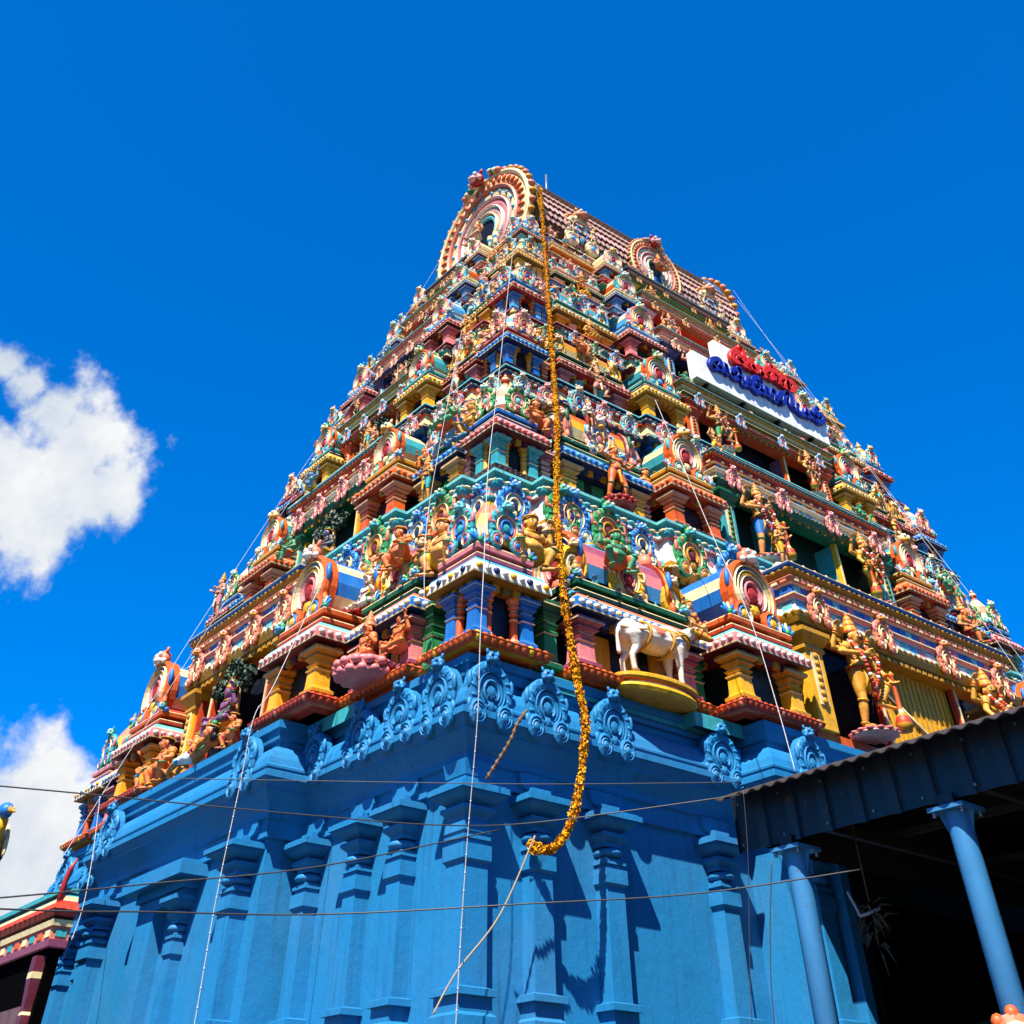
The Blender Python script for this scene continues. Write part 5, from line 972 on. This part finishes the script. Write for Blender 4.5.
# ------------------------------------------------------------------ the white bull on its gold pedestal
def bull(loc, sc):
    mb = MB(); pr = []
    def C(a, b, ra, rb, l=0): cap(mb, a, b, ra, rb); m = (Vector(a) + Vector(b)) / 2; pr.append((a, m, ra, l)); pr.append((m, b, rb, l))
    def E(c, r, l=0, rt=None): mb.ell(c, r, 'skin', 12, 8, rt); pr.append((c, (c[0] + 1e-4, c[1], c[2]), min(r), l))
    C((-.55, 0, 1.02), (.0, 0, .98), .27, .29); C((0, 0, .98), (.5, 0, 1.05), .29, .28); E((.42, 0, 1.34), (.2, .15, .17)); E((-.6, 0, 1.06), (.24, .25, .26))
    E((-.05, 0, 1.06), (.34, .325, .30), 1)                                     # saddle cloth
    C((.55, 0, 1.12), (.82, -.1, 1.38), .22, .15); E((.74, -.06, 1.0), (.1, .06, .2)); E((.92, -.16, 1.46), (.15, .13, .15), 2); C((.94, -.2, 1.44), (1.12, -.34, 1.30), .11, .075, 2); E((1.14, -.36, 1.28), (.075, .075, .06), 3)
    for s in (-1, 1):
        e = Vector((.88, -.14, 1.5)); sd = Vector((-.5 * s, -.75 * s, 0)); C(tuple(e + sd * .12), tuple(e + sd * .22 + V(0, 0, .1)), .035, .03, 3); C(tuple(e + sd * .22 + V(0, 0, .1)), tuple(e + sd * .16 + V(.04, 0, .26)), .03, .012, 3); C(tuple(e + sd * .14 + V(-.02, 0, -.05)), tuple(e + sd * .34 + V(0, 0, -.08)), .035, .02, 0)
    for x, y, b in ((.46, -.17, 0), (.5, .16, 0), (-.62, -.17, 1), (-.56, .16, 1)):
        if b: C((x + .02, y, .9), (x + .06, y, .62), .15, .085); C((x + .06, y, .62), (x - .06, y, .40), .08, .055); C((x - .06, y, .40), (x - .03, y, .06), .052, .05); C((x - .03, y, .06), (x + .03, y, .04), .06, .055, 3)
        else: C((x, y, .9), (x + .01, y, .48), .12, .065); C((x + .01, y, .48), (x, y, .06), .058, .048); C((x, y, .06), (x + .05, y, .04), .06, .055, 3)
    C((-.80, 0, 1.15), (-.88, -.04, .8), .04, .03); C((-.88, -.04, .8), (-.86, -.04, .45), .03, .045)
    me = remesh(mb, .022, pr, 'bull_statue', 4); o = put(me, 'bull_statue', None, loc, 0, (sc * 1.2, sc * 1.15, sc * .82)); recolour(o, ('bullwhite', 'salmon', 'gold', 'tan'))
    tag(o, 'white bull statue with salmon saddle cloth on a gold pedestal, lowest storey', 'statue')
    h = MB()
    for x in (-.32, .24): ring(h, (x, 0, 1.0), (1, 0, 0), .335, .03, 'gold', 18)
    ring(h, (.62, -.05, 1.16), (.7, -.2, .6), .235, .03, 'gold', 14); ring(h, (.70, -.06, 1.24), (.7, -.2, .6), .2, .025, 'olive', 14); ring(h, (1.02, -.25, 1.38), (.7, -.5, -.4), .1, .016, 'red', 12)
    h.tube([(-.35, -.3, 1.05), (-.6, -.27, .98), (-.84, -.1, 1.05)], .02, 'gold', 5); h.tube([(.3, -.3, 1.1), (.5, -.29, 1.2), (.66, -.2, 1.3)], .02, 'gold', 5); h.build('harness', o)
    h = MB(); lotus(h, (0, 0, 0), .95, .0001, 'yellow', 'gold') if False else h.lathe((0, 0, -.4), [(.70, 0, 'yellow'), (.84, .02, 'yellow'), (.90, .10, 'yellow'), (.86, .17, 'yellow'), (.78, .19, 'cream'), (.80, .22, 'orange'), (.88, .25, 'gold'), (.93, .30, 'yellow'), (.93, .37, 'yellow'), (.86, .4, 'gold')], 26, smooth=False, sy=.42); h.build('pedestal', o)
    for s in (-1, 1): e = MB(); q = Vector((.97, -.19, 1.5)) + Vector((-.5 * s, -.75 * s, 0)).normalized() * .125; e.ell(tuple(q), .028, 'white', 8, 5); e.ell(tuple(q + V(.01, -.012, 0)), .02, 'black', 6, 4); e.build('eye', o)
bull((TX[0] + 4.75, TY[0] + .08, TZ[0] + .28), 1.0)
# ------------------------------------------------------------------ garland, ropes and wires
GAR = [(17.81, 20.55, 29.35), (17.20, 19.75, 26.17), (15.97, 18.20, 21.19), (15.10, 17.10, 17.51), (14.45, 16.30, 14.95), (13.89, 15.80, 12.64), (13.02, 14.75, 10.59), (13.01, 14.60, 9.33), (12.98, 14.35, 8.16), (12.99, 14.20, 7.45), (12.90, 14.20, 6.88), (12.71, 14.20, 6.18), (12.50, 14.30, 5.67), (12.25, 14.45, 5.46), (12.05, 14.75, 5.55)]
rnd = random.Random(5); mb = MB(); gp = smooth_path(GAR, 40); L = 0; last = None
mb.tube(gp[::4], .04, 'marigold_dark', 6)
for a, b in zip(gp, gp[1:]):
    L += (b - a).length
    if last is None or L - last > .032:
        last = L; dark = 'marigold_dark' if (math.sin(L * 2.1) + math.sin(L * 5.3) > 1.25 or (L > 21 and rnd.random() < .3)) else 'marigold'
        t = (b - a).normalized(); u = t.orthogonal().normalized(); w = t.cross(u); fat = .86 + .26 * math.sin(L * 9) * math.sin(L * 3.7)
        for i in range(15):
            an = rnd.uniform(0, 2 * PI); rr = u * math.cos(an) + w * math.sin(an); c = a + rr * rnd.uniform(.035, .085) * fat; q = (rr + Vector((rnd.gauss(0, .5), rnd.gauss(0, .5), rnd.gauss(0, .5)))).normalized(); x = q.orthogonal().normalized(); y = q.cross(x); th = rnd.uniform(0, 6); x, y = x * math.cos(th) + y * math.sin(th), y * math.cos(th) - x * math.sin(th); r = rnd.uniform(.022, .044)
            mb.add([tuple(c - x * r), tuple(c - y * r * .8 + q * r * .5), tuple(c + x * r), tuple(c + y * r * .8 + q * r * .5)], [(0, 1, 2), (0, 2, 3)], dark if rnd.random() < .6 else 'marigold_light')
tag(mb.build('garland'), 'long marigold flower garland hanging from the roof down to the blue wall', 'garland')
def line(nm, P, r, m, label, cat, bul=0, sub=8):
    mb = MB(); q = smooth_path(P, sub); mb.tube(q, r, m, 5)
    if bul:
        L = 0; last = 0
        q = smooth_path(P, 60)
        for a, b in zip(q, q[1:]):
            L += (b - a).length
            if L - last > bul: last = L; mb.ell(tuple(a), (r * 1.7, r * 1.7, r * 2.4), m, 6, 4)
    return tag(mb.build(nm), label, cat)
line('light_string', [(14.99, 18.74, 23.66), (13.85, 17.61, 20.14), (12.40, 16.20, 15.25), (11.41, 15.19, 12.27), (10.54, 14.10, 9.65), (10.33, 13.88, 8.11), (10.32, 13.89, 6.87), (10.34, 14.12, 5.04), (10.34, 14.24, 3.16), (10.34, 14.3, 1.0)], .008, 'bulbstring', 'white bulb string hanging straight down past the near corner of the tower', 'light string', .2)
line('light_string', [(13.11, 18.90, 19.05), (11.18, 17.06, 12.27), (10.21, 15.55, 9.30)], .006, 'bulbstring', 'white bulb string slanting across the upper left face, ending above the corner', 'light string', .25)
line('light_string', [(9.40, 18.22, 10.44), (8.39, 17.60, 7.98), (8.08, 17.53, 7.37), (8.05, 17.54, 6.32), (8.01, 17.56, 4.77), (8.03, 17.55, 3.27), (8.03, 17.55, 1)], .008, 'bulbstring', 'white bulb string hanging before the middle of the left blue wall', 'light string', .2)
line('light_string', [(17.05, 15.13, 16.31), (15.86, 13.15, 12.05), (15.40, 12.45, 10.65), (15.00, 11.66, 8.93), (14.80, 11.26, 7.26), (14.61, 11.01, 6.25)], .008, 'bulbstring', 'white bulb string running down the right face to the shed corner', 'light string', .25)
line('rope', [(11.42, 13.78, 5.43), (10.94, 14.04, 4.44), (10.39, 14.33, 3.78), (10.08, 14.42, 3.32)], .014, 'rope', 'tan rope running from the garland end down to the corner pier foot', 'rope')
line('light_string', [(8.73, 26.60, 8.01), (8.82, 26.15, 6.52), (8.78, 25.96, 5.45), (8.33, 25.68, 3.85), (8.1, 25.6, 1.2)], .009, 'bulbstring', 'bulb string hanging before the far left end of the tower', 'light string', .3)
line('dried_garland', [(11.15, 13.62, 7.11), (11.0, 13.69, 6.9), (10.90, 13.75, 6.65), (10.70, 13.97, 6.24), (10.66, 14.07, 6.13)], .02, 'dryleaf', 'short withered garland dangling under the cornice near the corner', 'garland', .1)
line('guy_wire', [(18.00, 27.93, 30.86), (13.80, 25.50, 21.33), (7.93, 20.52, 9.50), (4.74, 15.28, 4.53)], .0045, 'bulbstring', 'thin wire slanting from the roof down left across the sky, lower of the pair', 'wire')
line('guy_wire', [(17.90, 27.67, 29.61), (14.65, 25.03, 22.52), (11.51, 23.31, 17.19), (7.67, 19.55, 9.94), (5.89, 17.01, 6.77)], .0045, 'bulbstring', 'thin wire slanting from the roof close along the left edge of the tower', 'wire')
line('guy_wire', [(30.30, 21.06, 30.85), (27.49, 17.34, 23.03), (25.33, 14.12, 16.67), (22.38, 11.14, 11.25), (19.96, 9.26, 8.11)], .0045, 'bulbstring', 'thin wire slanting from the roof end down right, outer of the pair', 'wire')
line('guy_wire', [(30.40, 21.03, 30.27), (25.25, 14.26, 17.22), (20.92, 9.56, 8.75)], .0045, 'bulbstring', 'thin wire from the roof end close along the right edge of the tower', 'wire')
line('cable', [(-4, 13.6, 4.2), (2.68, 12.72, 4.55), (5.05, 12.52, 4.68), (6.75, 12.26, 4.75), (8.29, 11.90, 4.81), (9.63, 11.50, 4.96), (11.66, 9.75, 5.24)], .0075, 'wire', 'dark cable crossing the cloud and the blue cornice, highest at left', 'cable')
line('cable', [(5.37, 14.01, 5.28), (7.18, 13.17, 5.37), (9.63, 11.50, 5.39), (11.91, 9.92, 5.46)], .0055, 'wire', 'thinnest level cable just below the blue cornice', 'cable')
line('cable', [(-4, 12.5, 2.3), (2.95, 12.15, 3.51), (4.75, 12.10, 3.84), (6.57, 11.79, 4.16), (8.91, 11.44, 4.77)], .0075, 'wire', 'dark cable rising to the right across the capitals of the left wall', 'cable')
line('cable', [(-4, 12.0, 3.0), (2.84, 11.66, 3.39), (4.62, 11.61, 3.53), (6.38, 11.32, 3.65), (8.25, 10.05, 3.77), (9.96, 9.12, 3.92), (11.48, 8.01, 4.15)], .0075, 'wire', 'lowest dark cable crossing the middle of the blue wall from side to side', 'cable')
line('cord', [(13.47, 10.86, 4.92), (13.34, 11.02, 4.02), (13.26, 11.11, 3.11), (13.2, 11.2, 1)], .008, 'wire', 'thin dark cord hanging beside the near blue post', 'cord')
line('cord', [(13.31, 11.06, 5.80), (13.25, 11.12, 4.93), (13.07, 11.33, 3.11), (13.0, 11.4, 1)], .0055, 'wire', 'thin dark cord hanging left of the shed corner', 'cord')

# ------------------------------------------------------------------ the sign
SB = [[(.79,.64),(.70,.75),(.83,.96),(1.10,1.10),(1.25,1.03),(1.12,.77),(.89,.63),(.79,.64)],[(1.12,.76),(1.24,.70),(1.41,.82),(1.48,1.04),(1.52,.88),(1.49,.68)],[(1.75,.75),(1.80,.93),(2.04,1.08),(2.20,1.02),(2.10,.76),(1.84,.65),(1.75,.75)],[(2.20,1.02),(2.26,1.19),(2.15,1.16)],[(2.10,.76),(2.30,.74),(2.29,.58),(2.44,.63),(2.57,.95),(2.68,.92),(2.60,.64)],
 [(3.36,1.17),(3.15,1.22),(2.89,1.02),(2.78,.71),(2.94,.55),(3.23,.72),(3.27,.91),(3.08,.93)],[(3.23,.72),(3.39,.66),(3.53,.95),(3.61,.89),(3.57,.69)],[(3.73,.64),(3.90,.94),(3.99,1.03)],[(3.90,.94),(4.02,.83),(3.96,.60)],[(4.22,.63),(4.15,.76),(4.35,1.05),(4.63,1.19),(4.78,1.23),(4.56,.97),(4.47,.76),(4.22,.63)],[(4.78,1.23),(4.96,1.18),(4.88,.84),(4.99,.68)],[(5.26,.97),(5.16,.70),(5.37,.62),(5.65,.73),(5.74,.93)],[(5.65,.73),(5.82,.69),(5.97,.94),(6.02,.83)],[(6.07,.71),(6.20,.99),(6.50,1.31)],[(6.23,.84),(6.52,1.07),(6.74,1.03),(6.63,.80),(6.29,.67),(6.23,.84)]]
SR = [[(2.51,2.22),(2.64,2.17),(2.66,1.91),(2.40,1.57),(2.07,1.46),(1.95,1.59),(2.09,1.83),(2.34,1.97),(2.43,1.85),(2.27,1.63)],[(2.40,1.57),(2.62,1.49),(2.79,1.78),(3.06,1.84),(3.06,1.63),(2.80,1.48)],[(3.06,1.63),(3.19,1.49),(3.34,1.75),(3.54,1.78),(3.49,1.52)],[(3.49,1.52),(3.67,1.52),(3.77,1.79),(4.03,1.96),(4.23,1.88),(4.05,1.58),(3.83,1.59)],[(4.13,2.13),(4.38,2.11),(4.35,1.76)],[(4.30,1.61),(4.41,1.59),(4.61,1.89),(4.87,1.94),(4.97,1.78),(4.78,1.52),(4.57,1.55)],[(4.95,1.54),(5.00,1.78),(5.20,1.92),(5.38,1.85),(5.27,1.62),(5.03,1.48),(4.95,1.54)]]
sg = thing('sign_board', 'white sign board with raised red and blue lettering across the upper right face', 'sign', (21.38, 17.0, 19.95))
mb = MB(); mb.box(-.02, 6.9, 0, .30, 0, 1.04, 'signwhite'); mb.box(-.02, 6.9, -.001, .30, -.012, -.001, 'signbeige'); mb.box(1.3, 5.5, .06, .32, 1.043, 2.12, 'signwhite')
for x in (1.7, 3.45, 5.2): mb.box(x, x + .012, -.006, -.002, .01, 1.03, 'signbeige')
mb.build('board', sg)
for nm, ST_, m, dx in (('blue_lettering', SB, 'signblue', 0), ('red_lettering', SR, 'signred', 0)):
    mb = MB()
    for s in ST_:
        q = smooth_path([(x, 0, z) for x, z in s], 5)
        for y, k_ in ((-.16, 1.0),):
            n_ = len(q); vs = []; w = .108 if m == 'signblue' else .122; P2 = [Vector((p.x, p.z)) for p in q]
            for i, p in enumerate(P2):
                d = (P2[min(i + 1, n_ - 1)] - P2[max(i - 1, 0)]).normalized(); nn = Vector((-d.y, d.x)) * w
                for yy, kk in ((0.0, 1), (-.12, 1), (-.16, .8)): vs += [(p.x + nn.x * kk, yy, p.y + nn.y * kk), (p.x - nn.x * kk, yy, p.y - nn.y * kk)]
            fs = []
            for i in range(n_ - 1):
                a, b = i * 6, (i + 1) * 6
                for u, v in ((0, 2), (2, 4), (4, 5), (5, 3), (3, 1)): fs.append((a + u, a + v, b + v, b + u))
            mb.add(vs, fs, m)
            for e in (P2[0], P2[-1]): mb.lathe((e.x, 0, e.y), [(w, 0, m), (w, .12, m), (w * .8, .16, m)], 12, axis='y')
    mb.build(nm, sg)
mb = MB()
for x in (.5, 2.3, 4.1, 5.9): mb.box(x, x + .07, .0, 1.9, -.12, -.05, 'black'); mb.box(x, x + .07, .1, .2, -.3, -.02, 'black')
mb.box(0, 6.9, .34, .42, .2, .3, 'black'); mb.build('bracket', sg)

# ------------------------------------------------------------------ the shed at the right
shed = thing('open_shed', 'open shed with dark corrugated fascia in front of the tower gate', 'shed', (14.5, 8, 0))
def P(x, y, z): return (x - 14.5, y - 8, z)
mb = MB(); y0, y1 = 2.0, 12.35; z0a, z0b = 5.42, 5.34; n_ = 150
vs = []; fs = []
for i in range(n_ + 1):
    y = y1 + (y0 - y1) * i / n_; x = 14.5 + (.06 if (i % 9) in (0,) else (0.0 if (i % 9) in (2, 3, 4, 5, 6, 7) else .02)); vs += [P(x, y, 5.36), P(x, y, 6.12)]
for i in range(n_): fs.append((2 * i, 2 * i + 2, 2 * i + 3, 2 * i + 1))
mb.add(vs, fs, 'shedsheet')
mb.box(*[c - 14.5 for c in (14.52, 14.56)], y1 - 8 - .02, y1 - 8, 5.36, 6.12, 'shedsheet'); 
for i in range(12):
    for zz in (5.45, 6.0): mb.lathe((.03, 12.2 - 8 - i * .85, zz), [(.022, -.05, 'steel'), (.022, .0, 'steel')], 6, axis='x')
mb.build('fascia', shed)
mb = MB(); vs = []; fs = []; n_ = 260                                # corrugated roof sheet, its edge waves above the fascia
for i in range(n_ + 1):
    y = 12.2 + (1.5 - 12.2) * i / n_; dz = .022 * math.cos(i * PI / 3.2); vs += [P(13.93, y, 5.96 + dz), P(14.5, y, 6.15 + dz), P(34, y, 7.8 + dz), P(13.93, y, 5.975 + dz), P(14.5, y, 6.165 + dz), P(34, y, 7.815 + dz)]
for i in range(n_): a, b = 6 * i, 6 * i + 6; fs += [(a, a + 1, b + 1, b), (a + 1, a + 2, b + 2, b + 1), (a + 3, b + 3, b + 4, a + 4), (a + 4, b + 4, b + 5, a + 5), (a, b, b + 3, a + 3)]
mb.add([P(x_, y_, 6.15 + (x_ - 14.5) * .0846 - .03) for x_, y_ in ((17.6, 12.1), (34, 12.1), (34, 14.1), (17.6, 14.1))], [(0, 1, 2, 3)], 'rust'); mb.add(vs, fs, 'rust'); mb.build('roof_sheet', shed)  # flat sheet added out of view, keeps the sun off the gate
mb = MB()
for y in (11.3, 8.4, 5.5, 2.6): mb.box(.05, 19, y - 8.06, y - 7.94, 5.62, 5.76, 'timber')
for x in (0.1, 3, 6, 9, 12): mb.box(x, x + .1, -6, 4.2, 5.80, 5.90, 'timber')
mb.box(.0, 19.5, -6.1, -6.0, 0, 7.9, 'timber'); mb.box(19.3, 19.4, -6, 5, 0, 7.9, 'timber'); mb.add([(.1, 4.1, 5.45), (19.3, 4.1, 5.45), (19.3, 4.1, 7.80), (.1, 4.1, 6.17)], [(0, 1, 2, 3)], 'timber')  # side, back and end panels added to keep sky light out of the shed
mb.build('frame', shed)
for y in (11.3, 8.42, 5.5):
    mb = MB(); mb.lathe(P(14.62, y, 0), [(.17, 0, 'postblue'), (.17, 5.22, 'postblue'), (.17, 5.23, 'postblue')], 20, smooth=True); p_ = mb.build('post', shed)
    mb = MB(); a = P(14.62, y, 0); mb.box(a[0] - .28, a[0] + .28, a[1] - .28, a[1] + .28, 5.231, 5.28, 'postblue')
    for s in (-1, 1): mb.add([(a[0] - .01, a[1] + s * .165, 4.95), (a[0] - .01, a[1] + s * .27, 5.23), (a[0] - .01, a[1] + s * .165, 5.23), (a[0] + .01, a[1] + s * .165, 4.95), (a[0] + .01, a[1] + s * .27, 5.23), (a[0] + .01, a[1] + s * .165, 5.23)], [(0, 1, 2), (5, 4, 3), (0, 3, 4, 1)], 'postblue')
    mb.box(a[0] - .2, a[0] + .2, a[1] - .12, a[1] + .12, 5.281, 5.42, 'shedsheet')
    for bx_, by_ in ((-.22, -.22), (-.22, .22), (.22, -.22), (.22, .22)): mb.lathe((a[0] + bx_, a[1] + by_, 5.17), [(.03, 0, 'steel'), (.03, .06, 'steel')], 6)
    mb.build('post_cap', p_)
# things inside and on the shed
mb = MB(); rnd = random.Random(3); c = Vector((15.6, 10.85, 4.36)); mb.tube([tuple(c + V(0, 0, 1.4)), tuple(c + V(0, 0, .3))], .012, 'dryleaf', 5)
for i in range(34):
    a = rnd.uniform(0, 2 * PI); d = V(math.cos(a), math.sin(a), rnd.uniform(-1.1, .5)).normalized(); w = d.orthogonal().normalized(); q = c + V(0, 0, rnd.uniform(-.25, .3)); l = rnd.uniform(.25, .5)
    mb.add([tuple(q - w * .012), tuple(q + d * l * .5 - w * .03 + V(0, 0, .02)), tuple(q + d * l + V(0, 0, -.08)), tuple(q + d * l * .5 + w * .03 + V(0, 0, .02))], [(0, 1, 2, 3)], 'dryleaf')
tag(mb.build('leaf_bunch'), 'bunch of dry brown leaves hanging in the dark shed', 'leaf bunch')
line('lamp_bracket', [(15.42, 11.08, 4.80), (15.47, 11.0, 4.56), (15.5, 10.97, 4.5), (15.7, 10.75, 4.58)], .022, 'bulbstring', 'pale bent tube beside the hanging dry leaves', 'bracket', 0, 4)
pl = thing('banana_plant', 'green banana plant standing in the dark shed between the blue posts', 'plant', (18.6, 10.0, 0))
mb = MB(); mb.tube([(0, 0, 0), (.05, 0, 1.2), (0, .05, 2.3)], [.14, .12, .07], 'leafdark', 10); mb.build('stem', pl)
for i, (a, l, up) in enumerate(((2.6, 1.5, 1.3), (3.6, 1.6, 1.0), (4.6, 1.3, 1.5), (.6, 1.4, 1.2), (1.6, 1.5, .9), (5.5, 1.2, 1.6))):
    mb = MB(); vs = []; fs = []
    for j in range(9):
        t = j / 8; r = l * t; z = 2.2 + up * math.sin(t * 2.0) - .15 * t; w = .28 * math.sin(PI * min(1, t * .92 + .08)); x, y = r * math.cos(a), r * math.sin(a); nx_, ny_ = -math.sin(a) * w, math.cos(a) * w
        vs += [(x + nx_, y + ny_, z - .06 * w), (x, y, z + .06), (x - nx_, y - ny_, z - .06 * w)]
    for j in range(8): b = 3 * j; fs += [(b, b + 1, b + 4, b + 3), (b + 1, b + 2, b + 5, b + 4)]
    mb.add(vs, fs, 'leaf'); mb.build('leaf', pl)
mb = MB(); c = (14.38, 8.33, 2.86)
mb.lathe((0, 0, 0), [(.02, -.1, 'orange'), (.16, -.08, 'orange'), (.26, .0, 'orange'), (.28, .06, 'orange'), (.2, .09, 'cream'), (.18, .11, 'signwhite'), (.05, .13, 'grey'), (.01, .14, 'grey')], 12, axis='y')
for i in range(8): a = 2 * PI * i / 8; mb.ell((.26 * math.cos(a), -.02, .26 * math.sin(a)), (.09, .06, .09), 'orange', 6, 5)
tag(mb.build('lamp', None, c, -.9), 'round orange and white lamp fixed to the second blue post', 'lamp')

# ------------------------------------------------------------------ neighbouring hall at the left
hall = thing('temple_hall', 'low hall with striped red, orange and blue eaves at the far left', 'hall', (8.0, 25, 0))
mb = MB(); hp_ = [(.36, 45), (0, 45), (0, 0), (.36, 0)]
mb.sweep(hp_, [(-.16, 4.9, 'shade_black'), (-.02, 5.0, 'mauve'), (.02, 5.02, 'mauve'), (.04, 5.13, 'mauve'), (.0, 5.14, 'salmon'), (.0, 5.33, 'salmon'), (.05, 5.34, 'cream'), (.07, 5.44, 'yellow'), (.0, 5.46, 'maroon'), (.10, 5.5, 'redorange'), (.15, 5.60, 'redorange'), (.10, 5.70, 'red'), (-.02, 5.76, 'cream'), (-.05, 5.84, 'teal'), (-.12, 5.92, 'skyblue'), (-.17, 6.0, 'skyblue')])
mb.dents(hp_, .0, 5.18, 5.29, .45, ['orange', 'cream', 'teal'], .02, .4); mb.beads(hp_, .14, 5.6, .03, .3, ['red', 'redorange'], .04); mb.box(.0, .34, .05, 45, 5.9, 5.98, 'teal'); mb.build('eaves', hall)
mb = MB(); mb.box(.12, .33, .15, 44.8, 0, 4.95, 'shade_black')  # black slab painted as the hall's dark interior below the eaves
for i in range(14): mb.box(.09, .118, .6 + i * 3, 2.2 + i * 3, 1.2, 4.2, 'nightred' if i % 2 else 'brown')
mb.build('wall', hall)
for i in range(8): put(column_mesh(4.9, .16, 'brown', 'maroon'), 'pillar', hall, (.05, .4 + i * 3, 0))
mb = MB(); mb.tube([(.02, .1, 5.6), (-.02, .04, 6.0), (.0, -.02, 6.25), (.08, -.08, 6.45)], [.08, .06, .05, .02], 'red', 8); mb.build('eave_horn', hall)
bd = thing('bird_statue', 'yellow bird statue with blue head and striped wing on the far left hall', 'statue', (7.58, 30.4, 6.15))
mb = MB(); mb.ell((0, .1, 1.15), (.34, .5, .55), 'yellow', 12, 8); mb.tube([(0, -.1, 1.5), (.03, -.2, 1.72), (.05, -.25, 1.9)], [.26, .2, .16], 'yellow', 10); mb.ell((.05, -.3, 2.02), (.19, .25, .18), 'blue', 10, 8); mb.tube([(.1, -.48, 2.02), (.16, -.75, 1.94)], [.09, .02], 'gold', 8); mb.ell((.2, -.4, 2.08), .04, 'white', 6, 5); mb.build('body', bd)
for s in (-1, 1):
    mb = MB()
    for i in range(7):
        t = i / 6; mb.ell((s * .36, .0 + .5 * t, 1.5 - .5 * t), (.08, .13, .42 - .1 * t), 'black' if i % 2 else 'cream', 8, 6, Matrix.Rotation(-.5, 3, 'X'))
    mb.build('wing', bd)
mb = MB()
for x in (-.15, .15): mb.tube([(x, .1, .75), (x, .0, .3), (x, -.1, .12)], [.1, .06, .05], 'orange', 8)
mb.lathe((0, 0, -.12), [(.5, 0, 'maroon'), (.55, .1, 'orange'), (.42, .16, 'leafgreen'), (.48, .24, 'teal')], 14); mb.build('perch', bd)

# ------------------------------------------------------------------ ground
mb = MB(); mb.add([(-3000, -3000, 0), (3000, -3000, 0), (3000, 3000, 0), (-3000, 3000, 0)], [(0, 1, 2, 3)], 'concrete'); g = mb.build('ground'); g['kind'] = 'structure'
mb = MB(); mb.add([(-6, 3, .006), (42, 3, .006), (42, 46, .006), (-6, 46, .006)], [(0, 1, 2, 3)], 'concrete'); g = mb.build('courtyard_paving'); g['kind'] = 'structure'
